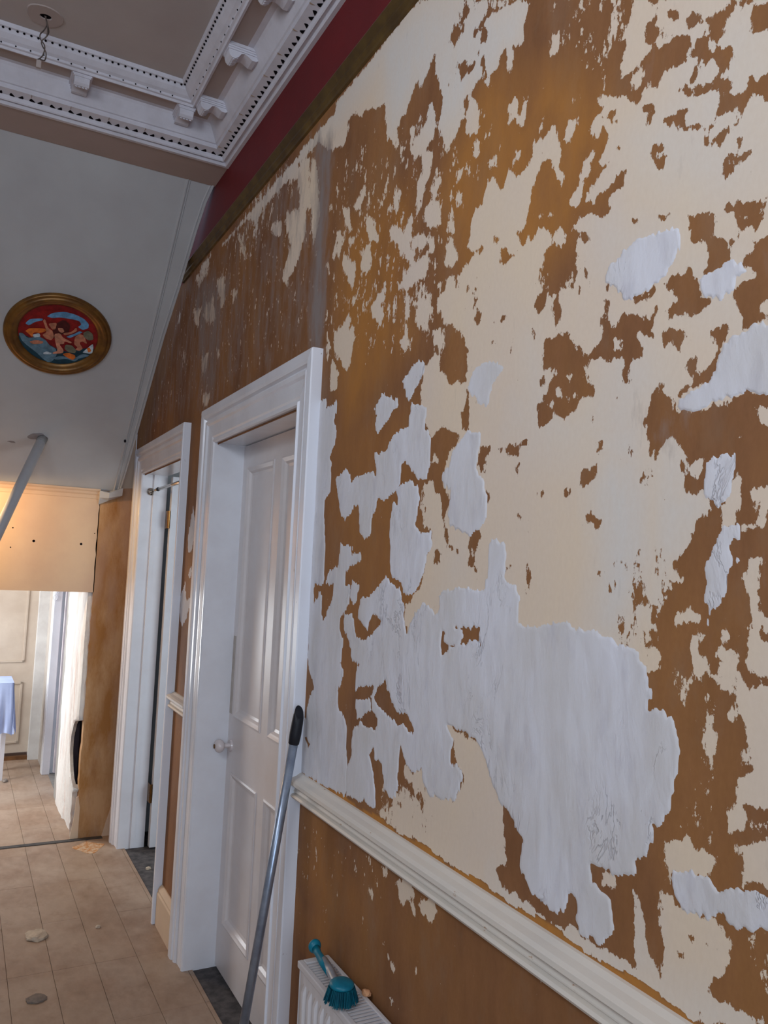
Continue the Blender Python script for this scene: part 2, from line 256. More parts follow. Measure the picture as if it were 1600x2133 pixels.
# ------------------------------------------------------------------ setting: right wall
W = .9; K = (3.3-1.99)/(4.92-3.5)
TRACE = """m-0.62 4047 2988 3206 2984 2736 2993 2265 2966 2169 2212 3495 2276 4970 2279 5619 1996 4775 2341
m-0.42 2128 2882 1562 2610 1542 2350 2088 2544
m-0.42 1715 2719 1247 2543 1330 2383 1542 2350 1687 2401
m-0.45 2208 2739 1478 2437 1441 2300 1509 2091 2148 2259
m-0.3 1924 2374 1698 2236 1674 2119 1868 2156
m-0.62 1129 2665 934 2539 942 2414 985 2404 1120 2449
m-0.55 841 1567 666 1613 665 1483 838 1460
m-0.5 856 1492 665 1512 662 1208 832 1194
m-0.55 2241 909 1321 942 2187 610
c 2285 2951 2205 2934 2040 2938 1853 2925 1732 2805 1823 2817 2035 2896 2145 2848 2211 2878
c 2523 2794 2352 2739 2342 2664 2388 2593 2484 2534 2535 2561 2457 2661 2535 2770
c 2690 2810 2569 2783 2561 2733 2649 2771
c 2574 2928 2450 2926 2333 2908 2336 2826 2310 2734 2396 2751 2429 2877
c 2318 2895 2275 2876 2245 2745 2223 2673 2263 2582 2296 2728 2328 2768
m0 3114 2996 2831 3004 2548 2964 2536 2882 2737 2884 2912 2808
c0.4 3078 2920 3008 2888 2969 2787 3038 2824
c0.4 3671 2991 3501 2981 3534 2885 3685 2924
p 4072 3001 1665 3001 1582 2957 1580 2930 1844 2939 2155 2931 2424 2949 2821 2949 3266 2952 3782 2954
p0.9 3398 2991 3274 2991 3155 2976 3170 2940 3292 2961
p0.9 2939 2956 2814 2907 2836 2813 2895 2711 2940 2738 2918 2843
g 2278 2948 2174 2882 2171 2756 2183 2554 2140 2215 2244 2238 2273 2456 2257 2633 2265 2796
c0.6 3578 2701 3541 2761 3416 2746 3346 2640 3442 2652
c0.6 3387 2832 3246 2801 3224 2691 3285 2669
c0.6 3534 2509 3435 2508 3466 2434 3542 2435
c0.6 3494 2338 3370 2322 3382 2272 3483 2288
c0.6 3764 2809 3617 2761 3652 2685 3748 2746
c0.6 4080 2881 4006 2837 4062 2813
c0.6 3934 2620 3871 2606 3874 2562
c0.6 3774 2967 3604 2928 3671 2877
c0.6 3144 2712 3056 2674 3090 2640
c0.6 3318 2508 3254 2467 3283 2448
g0.55 3950 2976 3499 2908 3118 2786 3210 2623 3302 2226 3500 2257 3687 2608
c 3317 2963 2748 2951 2286 2963 1885 2962 1660 2951 1582 2957 1469 2884 1577 2891 1851 2905 2205 2934 2574 2921 2762 2925 2850 2895 2936 2941 2999 2952 3266 2952
g0.3 4047 2988 3206 2984 2736 2993 2321 2945 2226 2225 3495 2276 4756 2282
y0.6 1542 2441 1344 2633 1082 2507 935 2326 975 2213 1147 2154 1371 2227
y0.6 2023 2549 1638 2527 1606 2140 1956 1960 2053 2250
y0.3 2233 1997 1590 1955 1468 1480 1928 1195 2174 1564
c 1651 3001 1191 2705 1195 2690 1211 2676 1211 2637 1221 2632 1248 2648 1244 2603 1258 2588 1266 2610 1265 2638 1280 2655 1302 2627 1325 2625 1329 2604 1342 2616 1351 2645 1375 2635 1395 2621 1427 2625 1418 2584 1444 2566 1460 2561 1481 2536 1493 2545 1501 2581 1533 2619 1517 2637 1514 2677 1528 2718 1549 2755 1562 2809 1576 2790 1594 2773 1611 2749 1639 2785 1657 2763 1682 2738 1715 2723 1732 2709 1733 2681 1702 2649 1695 2607 1716 2649 1755 2688 1796 2730 1808 2780 1802 2836 1842 2895 1862 2860 1874 2897 1902 2858 1945 2868 1951 2844 1991 2896 2028 2907 2040 2856 2063 2818 2124 2846 2141 2990 1958 2990 1798 2998
p 1651 3001 1191 2705 1211 2676 1213 2638 1297 2627 1395 2621 1444 2566 1513 2593 1702 2730 1771 2711 1822 2847 1855 2948 2135 2945 2141 2990 1958 2990 1798 2998
m0.2 1466 2882 1409 2839 1396 2800 1428 2807 1426 2774 1443 2788 1463 2841
m0.2 1419 2745 1370 2720 1367 2673 1453 2696 1472 2732
h 1436 2853 1414 2829 1434 2814 1437 2788 1445 2817
h 1479 2832 1454 2795 1470 2778 1494 2795 1495 2812
h 1340 2789 1305 2760 1244 2739 1276 2745 1314 2757 1348 2761 1363 2754 1403 2751 1403 2755 1373 2764 1349 2773
h 1353 2679 1331 2634 1340 2633 1362 2670
h 1455 2722 1399 2687 1369 2704 1378 2678 1420 2680 1436 2690
h 1357 2742 1339 2728 1345 2714 1358 2725
c 1400 2620 1378 2606 1366 2570 1366 2522 1405 2544 1403 2589
c 1568 2689 1541 2646 1551 2618 1561 2597 1598 2587 1636 2584 1652 2619 1602 2643 1591 2657
c 1591 2584 1553 2563 1561 2518 1583 2481 1592 2446 1616 2502 1593 2532
c 1524 2505 1511 2477 1526 2448 1544 2456 1546 2472
c 1550 2448 1512 2420 1516 2397 1500 2375 1545 2385 1577 2414 1573 2435
c 1437 2467 1418 2459 1430 2443
c 1434 2426 1422 2406 1426 2386 1438 2403
c 1459 2390 1446 2354 1444 2335 1467 2350 1468 2366
c 1377 2506 1359 2495 1360 2469 1375 2476
c 1242 2529 1224 2517 1235 2483 1266 2479 1249 2499 1254 2518
c 1215 2515 1194 2504 1196 2472 1206 2458 1220 2476 1210 2501
c 1232 2421 1204 2412 1213 2391 1230 2390
c 1146 2445 1141 2416 1153 2419 1154 2435
c 1293 2398 1282 2363 1272 2344 1255 2360 1252 2386 1225 2377 1220 2361 1195 2361 1175 2382 1172 2407 1141 2405 1118 2410 1115 2352 1138 2355 1157 2342 1172 2317 1175 2292 1203 2287 1190 2261 1210 2247 1213 2232 1373 2289 1371 2326 1352 2345 1328 2344 1330 2377 1311 2383
c 1728 2552 1705 2525 1708 2488 1738 2503
c 1928 2632 1909 2608 1948 2578 1958 2593
c 1893 2534 1843 2507 1822 2452 1854 2467 1882 2507
c 2040 2614 2002 2595 2008 2570 1978 2535 2016 2565
c 1740 2451 1674 2416 1637 2443 1639 2390 1737 2419
c 1329 2443 1295 2436 1289 2414 1323 2426
c 1656 2669 1642 2662 1653 2633
c 864 2494 654 2377 644 2352 641 2029 1022 2165 1023 2188 1004 2200 994 2191 977 2166 965 2171 959 2196 972 2213 948 2224 925 2245 964 2237 973 2227 1005 2221 1022 2235 1009 2256 987 2266 968 2278 990 2274 994 2290 976 2310 967 2322 983 2341 1002 2336 1016 2358 1004 2375 984 2380 995 2400 978 2391 963 2395 938 2374 905 2348 899 2359 888 2366 866 2354 858 2358 850 2372 834 2367 806 2366 804 2379 814 2394 835 2413 854 2435 871 2459 868 2470
p0.55 840 2403 785 2422 653 2368 642 2114 712 2106 804 2143 913 2231 930 2306 833 2324
c 921 2531 864 2494 874 2474 894 2473 893 2445 878 2425 889 2414 909 2409 942 2411 946 2434 934 2458 941 2483 929 2499 924 2512
c 903 2406 893 2396 897 2380 908 2369 923 2385 918 2400
c 1126 2597 1109 2586 1109 2558 1124 2556
c 873 2431 862 2433 840 2418 851 2413 867 2421
m0.1 974 2558 946 2542 924 2519 933 2510 957 2497 970 2519
m0.1 1018 2495 994 2481 1010 2471
m0.2 810 2438 729 2395 733 2378 765 2365 810 2421
h 810 2432 797 2430 785 2420 782 2408 795 2412 810 2423
h 777 2407 745 2401 731 2397 740 2386 749 2373 756 2363 763 2378 772 2396
h 849 2466 825 2449 827 2444 844 2458
h 731 2409 698 2388 707 2387 722 2395 729 2395
h 688 2377 644 2352 643 2315 690 2341 698 2362 694 2371
h 704 2346 689 2340 698 2339
h 830 2412 806 2392 806 2385 819 2395
h 784 2380 772 2373 769 2359 781 2354 793 2340 795 2327 800 2327 793 2344 786 2357 799 2364 796 2373
h 795 2327 808 2327 792 2306 790 2313 776 2306 755 2306 732 2290 729 2279 738 2276 729 2265 712 2260 699 2264 701 2279 687 2267 672 2272 643 2260 643 2216 686 2239 690 2224 705 2237 713 2222 724 2217 720 2237 725 2247 756 2251 752 2271 754 2286 773 2292 790 2293 795 2303 807 2306 818 2320 824 2323 808 2331
h 758 2350 730 2336 726 2322 734 2313 746 2313 750 2328 764 2342 776 2339 774 2354 760 2346
h 851 2292 827 2293 800 2289 794 2283 809 2276 806 2266 792 2263 775 2246 758 2238 767 2232 787 2246 811 2256 832 2274
h 749 2221 735 2223 739 2207 748 2206 758 2218
h 779 2232 770 2229 765 2211 774 2216
h 871 2261 855 2253 852 2246 866 2252 871 2246 863 2233 844 2233 852 2222 862 2222 879 2245
h 717 2199 711 2198 713 2189
h 730 2181 715 2173 698 2172 694 2167 715 2167 723 2157 728 2161 719 2173
h 741 2177 732 2165 734 2154 743 2151 748 2160
h 887 2314 876 2318 890 2325 893 2333 879 2332 870 2326 869 2314 875 2309 884 2304
h 734 2111 703 2103 691 2098 673 2094 679 2086 681 2075 678 2060 695 2062 716 2070 722 2065 727 2074 718 2086 729 2096 736 2104
h 798 2113 786 2112 772 2101 758 2107 756 2087 751 2083 762 2072 800 2085
h 684 2049 670 2048 651 2041 651 2032 686 2045
h 948 2233 936 2225 939 2222 948 2227
h 947 2203 938 2197 941 2193
h 858 2144 850 2138 834 2141 837 2135 855 2131
h 911 2160 905 2153 910 2150
h 950 2296 941 2287 944 2282
h 981 2364 968 2365 955 2358 961 2352 977 2353
h 961 2349 949 2343 952 2335 961 2340
c 695 2251 686 2242 697 2229 703 2238
c 761 2294 752 2289 756 2251 792 2263 806 2266 809 2276 792 2283 792 2294
c 1070 2404 1043 2395 1048 2383 1068 2363 1086 2372 1076 2389
c 1118 2410 1098 2395 1097 2372 1087 2349 1092 2326 1080 2303 1087 2286 1102 2305 1115 2349
c 1018 2315 1005 2311 1007 2296 1010 2278 1026 2271 1032 2252 1042 2236 1067 2249 1078 2260 1057 2254 1043 2268 1041 2296 1028 2307
c 1044 2203 1034 2202 1040 2185 1052 2192
c 1109 2210 1087 2212 1065 2194 1064 2179 1108 2195
c 1064 2436 1057 2431 1060 2425 1064 2430
m0.15 1083 2635 1032 2602 1035 2582 1070 2586 1086 2622
c 1323 2374 1183 2316 1152 1851 1355 1878 1361 1957 1373 1997 1370 2033 1357 2053 1394 2082 1401 2107 1422 2103 1434 2124 1467 2139 1492 2173 1494 2195 1472 2207 1463 2235 1436 2238 1429 2209 1418 2203 1420 2227 1399 2238 1375 2254 1387 2281 1377 2290 1374 2324 1356 2349 1327 2346
h 1304 2280 1270 2254 1279 2249 1303 2272
h 1269 2240 1260 2229 1232 2208 1207 2208 1203 2220 1213 2247 1180 2243 1170 2213 1203 2217 1219 2204 1245 2199 1263 2205
h 1376 2266 1326 2257 1335 2249 1359 2246 1375 2254
h 1355 2178 1344 2155 1347 2136 1355 2144 1360 2174 1381 2186 1371 2188
h 1337 2130 1322 2118 1330 2097 1342 2092 1348 2113
h 1283 2091 1243 2089 1247 2085 1279 2087
h 1286 2053 1279 2048 1285 2044
h 1211 2045 1215 2036 1220 2016 1223 2027
m0.35 1369 2234 1314 2211 1317 2183 1357 2201
c 1731 2450 1701 2425 1644 2395 1642 2364 1623 2337 1626 2325 1660 2346 1690 2377 1714 2416
c 1624 2311 1556 2321 1548 2286 1559 2274 1596 2276 1614 2262 1654 2274 1688 2277 1663 2304
c 1464 2324 1435 2298 1422 2267 1443 2255 1477 2266 1473 2296
c 2052 2260 1974 2286 1955 2266 1979 2249 1935 2242 1938 2190 1943 2158 1966 2133 2003 2152 2043 2187 2068 2240
c 2071 2182 2019 2136 2033 2096 2079 2093
c 1762 2313 1760 2295 1779 2266 1769 2231 1798 2232 1833 2270 1804 2287
c 1889 2472 1858 2446 1852 2385 1875 2378 1903 2409 1890 2438
c 2032 2479 1946 2423 1942 2388 1961 2367 1988 2406 2038 2453
c 2068 2555 2036 2520 2061 2492 2091 2507
c 1892 2536 1849 2513 1855 2493 1820 2451 1861 2473 1889 2513
c 2038 2612 2009 2597 1985 2537 2024 2575
c 1508 2078 1479 2069 1476 2032 1447 2014 1440 1989 1403 1982 1371 1959 1373 1920 1393 1917 1370 1880 1517 1900 1559 1974 1542 1990 1547 2053 1518 2062
c 1631 2386 1605 2380 1609 2359 1626 2365
c 1591 2369 1554 2365 1558 2344 1583 2350
c 1547 2356 1526 2346 1532 2319 1545 2327
c 2133 2337 2118 2337 2134 2305
c 2110 2266 2086 2229 2100 2188 2115 2231
c 2147 2489 2126 2482 2123 2452
c 1999 2511 1955 2503 1971 2489
c0.4 1652 2250 1612 2242 1607 2253 1563 2246 1555 2228 1524 2210 1522 2187 1538 2167 1526 2154 1530 2130 1566 2139 1587 2163 1608 2195 1641 2197 1656 2218
c0.4 1645 2172 1612 2163 1614 2112 1640 2118 1662 2140
c0.4 1518 2130 1467 2129 1454 2108 1458 2085 1480 2078 1515 2092
c0.4 2026 2351 1990 2352 1997 2335
c0.4 1970 2331 1935 2317 1950 2303
c0.4 1899 2296 1866 2290 1872 2270
c0.4 1503 2241 1477 2236 1484 2210 1502 2228
h 1462 1913 1440 1907 1438 1890 1463 1893
h 1623 2215 1603 2206 1614 2193
h 1440 1986 1373 1988 1376 1969 1403 1982
c 1181 2268 649 2063 647 1829 813 1770 1158 1808
p0.5 1169 2019 1039 1872 938 1977 844 1943 815 1869 871 1845 875 1777 1158 1808
p0.5 997 2197 815 2127 819 2060 976 2112
p0.5 805 2067 716 2037 714 1943 817 1981
h 1181 2268 1026 2208 1025 2179 1013 2161 1038 2170 1036 2119 1038 2080 1046 2077 1053 2111 1068 2102 1092 2096 1120 2088 1145 2064 1154 2086 1138 2098 1130 2113 1135 2137 1129 2183 1121 2194 1151 2193 1169 2205 1179 2220
c 1169 2211 1152 2225 1131 2224 1111 2210 1112 2191 1129 2186 1159 2190 1169 2202
c 1105 2205 1085 2211 1064 2193 1067 2181 1079 2168 1099 2178 1108 2192
c 1053 2202 1030 2204 1033 2187 1048 2187
c 1179 2220 1160 2196 1150 2170 1177 2179
m0 1135 2137 1037 2106 1040 2075 1095 2070 1121 2099
h 1099 2082 1086 2067 1085 2040 1088 2019 1072 2012 1052 2005 1033 1982 1017 1963 999 1961 978 1972 971 1978 974 2011 970 2045 960 2039 959 2022 952 2000 945 1991 926 2010 906 2003 875 1987 860 2004 854 1998 863 1982 865 1957 877 1960 893 1968 886 1945 886 1934 901 1930 910 1918 916 1909 909 1896 916 1897 936 1916 923 1927 930 1939 950 1940 956 1934 970 1947 999 1951 1001 1916 983 1900 989 1889 1018 1891 1040 1874 1058 1864 1086 1879 1110 1859 1128 1857 1137 1898 1116 1900 1117 1919 1134 1939 1118 1950 1123 1978 1121 2008 1092 2017 1098 2057
c 1120 1953 1098 1962 1089 1947 1101 1933 1112 1919
c 1084 1916 1070 1911 1071 1903 1081 1906
c 1057 1935 1046 1934 1049 1925
c 1060 1901 1029 1902 1033 1894 1052 1889
c 948 1974 921 1970 930 1956 944 1961
c 1018 1945 1007 1943 1012 1937
c 1103 1895 1093 1894 1097 1888
h 907 2028 882 2031 861 2037 858 2024 876 2018 894 2021
h 801 2122 758 2105 756 2091 760 2076 728 2062 719 2069 721 2091 679 2075 681 2060 697 2059 693 2049 697 2032 725 2036 745 2029 780 2021 777 1994 761 1985 779 1973 803 1973 828 1975 840 1989 820 2004 832 2017 841 2031 830 2043 807 2034 802 2046 796 2040 788 2024 765 2034 763 2050 771 2071 797 2082
h 649 2041 670 2047 684 2050 697 2032 711 2020 692 1998 715 1995 724 1981 719 1961 710 1952 707 1929 687 1929 669 1931 648 1927
h 848 1959 831 1964 806 1953 811 1939 816 1929 827 1941 841 1937
h 758 1941 738 1947 729 1938 731 1926 740 1916 745 1911 755 1924
h 745 1911 740 1903 750 1887 752 1872 775 1868 804 1858 823 1853 809 1868 788 1875 799 1895 786 1898 772 1881 762 1891 750 1897
h 852 1880 843 1879 843 1870 831 1861 825 1849 819 1839 774 1831 754 1838 739 1833 718 1840 668 1838 627 1834 626 1750 802 1769 816 1792 830 1796 846 1774 858 1775 873 1795 877 1823 871 1847 866 1865
h 980 1815 959 1820 962 1796 968 1790
h 991 1854 977 1847 991 1837
h 943 1881 931 1879 934 1870
h 1025 2176 1014 2175 1013 2161 1021 2161
h 1157 2044 1145 2039 1149 2023 1156 2030
h 797 1907 783 1913 781 1906 788 1897 799 1897
h 796 1938 788 1936 790 1927
h 969 2067 961 2063 964 2061
h 911 2159 904 2154 909 2149
h 858 2144 837 2136 849 2133 853 2130
c 719 2069 697 2065 670 2053 670 2049 684 2050 697 2032 725 2038 728 2049 718 2052
c 695 1827 686 1821 668 1813 647 1806 647 1790 679 1799 681 1815
c 648 1953 669 1961 680 1956 678 1945 669 1939 648 1933
c 715 1786 703 1787 705 1783 712 1781
c 718 2018 706 2013 692 1998 708 1997
g0.5 874 1848 851 1846 800 1834 813 1814 824 1780 852 1774 873 1800
c 1556 2016 1366 1980 1370 1954 1389 1924 1370 1885 1432 1896 1450 1911 1467 1901 1483 1884 1505 1887 1523 1925 1560 1984
c 1360 1964 1164 1929 1143 1505 1582 1471 1579 1509 1524 1547 1499 1623 1478 1654 1486 1682 1523 1686 1507 1724 1534 1745 1531 1783 1489 1796 1502 1813 1479 1823 1497 1832 1481 1858 1455 1824 1429 1855 1401 1864 1354 1879
h 1467 1901 1425 1889 1401 1864 1428 1846 1437 1816 1453 1790 1415 1744 1435 1708 1414 1653 1375 1635 1419 1635 1440 1696 1449 1746 1481 1773 1502 1810 1467 1822 1462 1834 1500 1864 1501 1883
h 1365 1962 1352 1882 1370 1882 1389 1924 1371 1933
h 1311 1842 1276 1840 1271 1828 1294 1817 1292 1782 1324 1808 1315 1825
h 1335 1670 1306 1677 1313 1638 1344 1641
h 1333 1629 1315 1626 1304 1581 1303 1559 1315 1589 1342 1612
h 1465 1638 1441 1629 1450 1605 1469 1614
h 1220 1831 1180 1832 1188 1811 1186 1778 1195 1785 1192 1811 1215 1822
h 1280 1747 1270 1738 1279 1730
h 1212 1600 1191 1613 1199 1603
h 1601 1537 1555 1542 1579 1512 1599 1517
h 1182 1703 1169 1687 1177 1690
h 1181 1834 1159 1837 1159 1834
h 1250 1832 1240 1830 1245 1824
h 1476 1555 1467 1552 1472 1544
c0.3 1533 1732 1495 1717 1487 1698 1518 1699
c0.3 1386 1884 1354 1879 1358 1862 1390 1863
p0.4 1207 1914 1163 1915 1161 1861 1213 1868
p0.4 1441 1632 1358 1629 1339 1566 1435 1550
c 1160 1852 901 1817 882 1810 858 1777 852 1765 824 1798 813 1779 802 1776 799 1760 801 1728 793 1717 769 1715 756 1692 769 1678 781 1670 784 1653 804 1628 815 1617 819 1583 830 1572 841 1546 849 1552 858 1564 852 1545 851 1523 863 1518 859 1494 842 1481 844 1468 864 1457 1139 1421
p 961 1781 945 1787 925 1773 893 1765 884 1746 859 1719 860 1655 854 1621 874 1599 870 1588 893 1542 923 1495 979 1513 977 1561 969 1609 971 1671 983 1705 984 1747
p 854 1755 824 1796 799 1749 801 1722 769 1715 759 1692 784 1670 809 1626 831 1611 836 1589 846 1545 848 1610 858 1666
p 984 1828 901 1817 900 1775 958 1788
h 1015 1770 1002 1763 985 1768 981 1757 988 1745 1009 1744
h 1000 1691 990 1703 979 1691 968 1681 968 1671 989 1679
h 1057 1740 1038 1736 1049 1727 1054 1727
h 981 1813 959 1818 965 1796 968 1790 979 1803
h 903 1570 876 1572 864 1564 867 1557 894 1562
h 1043 1683 1038 1683 1041 1669
h 923 1616 910 1614 913 1608
h 965 1599 952 1608 954 1602
h 1148 1606 1139 1590 1146 1571
h 1129 1738 1114 1737 1120 1731
m-0.1 939 1595 876 1585 870 1566 888 1565 893 1533 908 1534 909 1568 938 1586
m-0.1 884 1746 860 1753 856 1721 871 1727
m-0.1 923 1506 886 1507 891 1486 910 1491
m-0.35 871 1606 856 1615 839 1611 841 1584 864 1586
m-0.35 945 1792 919 1789 931 1771 944 1775
c 781 1760 768 1759 770 1747 777 1735 791 1749
c 714 1742 705 1725 707 1703 713 1686 718 1670 732 1668 737 1693 723 1712
c 687 1714 646 1713 646 1692 686 1696 693 1710
c 686 1690 669 1691 671 1670 675 1663 706 1658 704 1667 686 1673
c 690 1623 673 1625 670 1619 681 1613 683 1594 678 1556 665 1546 665 1536 687 1544 689 1574 696 1593
c 691 1532 682 1535 678 1518 667 1510 644 1485 691 1487 693 1507
c 813 1541 792 1549 797 1536 810 1529
c 784 1543 769 1542 774 1535
c 783 1512 763 1520 763 1508 778 1498 788 1504
c 773 1485 758 1491 755 1477 770 1469
c 729 1498 718 1503 711 1496 717 1476 734 1476 727 1490 739 1495
c 732 1524 725 1524 727 1514
c 814 1600 803 1594 806 1588 814 1592
p0.5 765 1778 712 1765 716 1732 735 1703 764 1715
p0.5 763 1622 710 1626 728 1592 742 1552 756 1521 764 1540
c 1572 1166 1511 1158 1487 1173 1441 1129 1351 1144 1328 1193 1351 1216 1394 1281 1282 1268 1229 1198 1205 1175 1212 1136 1642 1010 1674 1034 1605 1076 1568 1119 1599 1163
c 1588 1506 1512 1560 1275 1568 1146 1573 1142 1493 1427 1254 1567 1424
h 1613 1164 1586 1170 1557 1147 1501 1113 1506 1090 1541 1119 1581 1115
m0.05 1650 1091 1477 1120 1437 1070 1600 1022
h 1701 1312 1666 1334 1640 1300 1602 1269 1561 1276 1519 1245 1531 1236 1572 1251 1592 1241 1628 1251 1697 1270 1715 1288
h 1392 1484 1281 1496 1278 1448 1366 1435 1383 1437 1422 1417 1440 1431 1443 1468 1408 1474
h 1790 1233 1728 1262 1679 1239 1692 1215 1714 1207 1779 1213
h 1821 1290 1733 1318 1730 1282 1819 1265
c 1668 1034 1269 1137 1252 994 1369 1016 1553 1015
m0.1 1645 1041 1476 1078 1452 1026 1575 1019
c 1277 1266 1238 1208 1208 1177 1192 1122 1184 1077 1213 1058 1190 1035 1103 1033 1048 1026 1005 1043 988 1033 933 1035 878 1038 881 1140 864 1134 856 1112 845 1067 828 1043 823 1088 830 1127 825 1158 806 1160 796 1149 757 1152 743 1156 715 1136 712 1115 723 1086 739 1083 750 1062 711 1061 661 1065 772 1009 861 1016 1012 1012 1261 1012
p0.8 1212 1046 1174 1040 1013 1034 878 1035 861 1028 812 1034 661 1070 661 1065 772 1009 861 1016 1012 1012 1210 1015
p0.8 881 1140 864 1134 856 1087 841 1044 878 1033
h 798 1087 786 1095 789 1086 796 1083
h 783 1121 771 1124 773 1107 780 1109
h 740 1130 729 1128 734 1119
c 820 1225 780 1245 768 1235 741 1231 750 1210 809 1192 815 1176 822 1198
c 640 1465 665 1461 698 1454 709 1475 706 1439 698 1418 684 1376 684 1356 707 1330 707 1314 720 1299 717 1278 696 1282 639 1301
c 691 1510 640 1515 640 1486 688 1480 693 1493
c 639 1284 663 1276 701 1258 693 1241 693 1219 638 1228
c 737 1498 718 1502 712 1489 723 1473 734 1479 726 1489
c 772 1486 757 1488 757 1471 772 1469
c 757 1471 720 1465 720 1455 736 1448 745 1461
c 785 1500 776 1501 778 1488
c 750 1387 741 1393 747 1369 757 1369
c 881 1490 863 1484 842 1478 842 1468 855 1461 873 1470
c 944 1144 914 1151 917 1135 944 1128
c 725 1422 711 1426 716 1414
h 699 1312 673 1319 639 1311 639 1303 688 1291
m0.1 687 1160 638 1184 637 1115 676 1101 686 1135
y0.5 2024 735 1885 785 1865 720 1882 711 1934 721 1992 702
y0.5 2115 656 2082 633 2032 642 1944 699 1923 687 1945 656 1935 625 1980 616 2004 637 2039 586 2075 587 2108 607
y0.5 1813 796 1791 804 1784 790 1810 768
y0.5 2043 914 1972 925 1947 850 1893 779 1873 731 1931 720 2051 722 2084 774 2047 818
y0.5 1886 840 1856 836 1860 811 1883 818
y0.5 1816 792 1789 791 1806 767
c 1577 915 1550 920 1531 881 1557 874
c 1545 926 1514 932 1502 909 1521 892
c 1476 895 1425 923 1406 909 1465 887
c 1718 916 1692 913 1697 898
c 1642 917 1624 915 1629 903
c 1513 888 1496 890 1497 875
c 1555 896 1538 905 1535 874 1553 875
c 1534 910 1508 915 1503 905 1524 895
c 1510 887 1492 884 1495 870
c 1464 900 1433 916 1405 917 1422 882 1438 876 1451 889
c 1597 740 1568 731 1572 723 1586 727
c 1483 770 1474 762 1478 758
c 1697 845 1681 846 1681 837
c 1585 661 1569 664 1575 656
wA 2157 2079 2099 2075 2100 2044 2027 2059 2023 2027 2040 2001 2012 1973 2022 1933 2058 1905 2040 1879 2036 1805 2072 1779 2078 1743 2057 1661 2047 1541 2114 1542 2166 1453 2173 1425 2170 1599 2167 1704 2162 1831 2163 1959 2163 2045
wA 1951 1656 1879 1647 1877 1625 1831 1634 1825 1614 1890 1593 1907 1583 1912 1549 1879 1532 1880 1502 1937 1453 1954 1442 2039 1435 2024 1471 1995 1472 1989 1543 2034 1549 2027 1573 1981 1594 1963 1598
wA 2105 1473 2080 1519 2059 1512 2049 1434 2120 1429
wA 2116 1483 2068 1523 2056 1474 2042 1442 2020 1472 1984 1502 1979 1543 1885 1546 1880 1500 1931 1466 1936 1430 1905 1401 1917 1342 1895 1318 1923 1271 1917 1226 1855 1195 1864 1160 1848 1096 1844 1024 1983 1014 2175 1009 2177 1105 2150 1153 2129 1165 2115 1226 2081 1256 2126 1308 2145 1366 2140 1451 2168 1454 2168 1536 2123 1538
xA 2138 1113 2116 1113 2092 1098 2102 1087
wB 1747 2031 1708 2011 1670 2003 1665 1984 1703 1962 1768 1928 1783 1956 1773 1977 1787 1997 1769 2016
wC 1573 2076 1545 2066 1546 2040 1598 2000 1610 1986 1630 2002 1647 2041 1616 2061
wD 1598 1973 1526 1963 1529 1913 1508 1894 1503 1826 1513 1795 1551 1798 1585 1821 1621 1844 1635 1839 1637 1791 1671 1770 1713 1755 1745 1767 1754 1743 1771 1718 1775 1679 1814 1667 1841 1688 1852 1751 1883 1761 1897 1735 1931 1721 1960 1730 1973 1762 1992 1802 2009 1839 1933 1856 1902 1811 1882 1829 1827 1835 1783 1839 1762 1822 1772 1881 1710 1882 1684 1910 1649 1923 1608 1924
wE 1658 1786 1590 1799 1549 1778 1544 1755 1562 1694 1534 1674 1486 1679 1477 1651 1500 1629 1509 1591 1537 1546 1574 1535 1601 1540 1610 1566 1659 1568 1674 1612 1676 1670 1674 1725 1665 1752 1647 1748
wF 1385 1865 1359 1880 1310 1873 1315 1825 1323 1802 1297 1777 1280 1736 1283 1702 1306 1677 1340 1668 1389 1680 1411 1689 1421 1714 1416 1762 1446 1780 1448 1802 1426 1818 1411 1847
wG 1866 1566 1830 1548 1835 1512 1862 1496 1878 1517
wH 1261 1660 1219 1648 1215 1586 1193 1574 1170 1546 1172 1503 1441 1482 1442 1532 1430 1554 1333 1560 1283 1557 1271 1582 1269 1629
wH 1767 1526 1731 1545 1689 1574 1659 1565 1608 1540 1591 1501 1589 1470 1700 1462 1716 1476 1755 1484 1792 1457 1827 1480 1818 1516
wH 1754 1525 1709 1553 1620 1552 1595 1506 1576 1447 1540 1499 1509 1524 1484 1519 1457 1498 1441 1515 1449 1543 1414 1554 1315 1552 1270 1568 1181 1572 1167 1548 1173 1504 1143 1499 1126 1171 1164 1160 1200 1176 1229 1198 1245 1235 1282 1268 1329 1282 1394 1281 1370 1259 1379 1228 1380 1204 1351 1216 1328 1193 1352 1147 1384 1135 1441 1129 1472 1136 1487 1173 1511 1158 1551 1164 1582 1203 1586 1176 1589 1130 1581 1115 1606 1079 1649 1085 1662 1146 1700 1144 1710 1166 1740 1149 1714 1127 1685 1072 1686 1038 1728 1030 1745 1046 1768 1029 1844 1024 1850 1077 1829 1126 1827 1182 1788 1215 1715 1211 1693 1222 1695 1243 1727 1255 1738 1285 1724 1308 1733 1314 1821 1290 1821 1331 1803 1356 1846 1358 1880 1419 1908 1428 1903 1468 1859 1478 1835 1419 1775 1414 1745 1431 1708 1460 1702 1474 1750 1482 1770 1444 1823 1466 1820 1515 1761 1514
wH 1814 1265 1738 1281 1731 1254 1805 1221
wH 1160 1493 1143 1497 1102 1506 1047 1515 996 1504 976 1511 922 1490 885 1487 864 1455 1154 1393
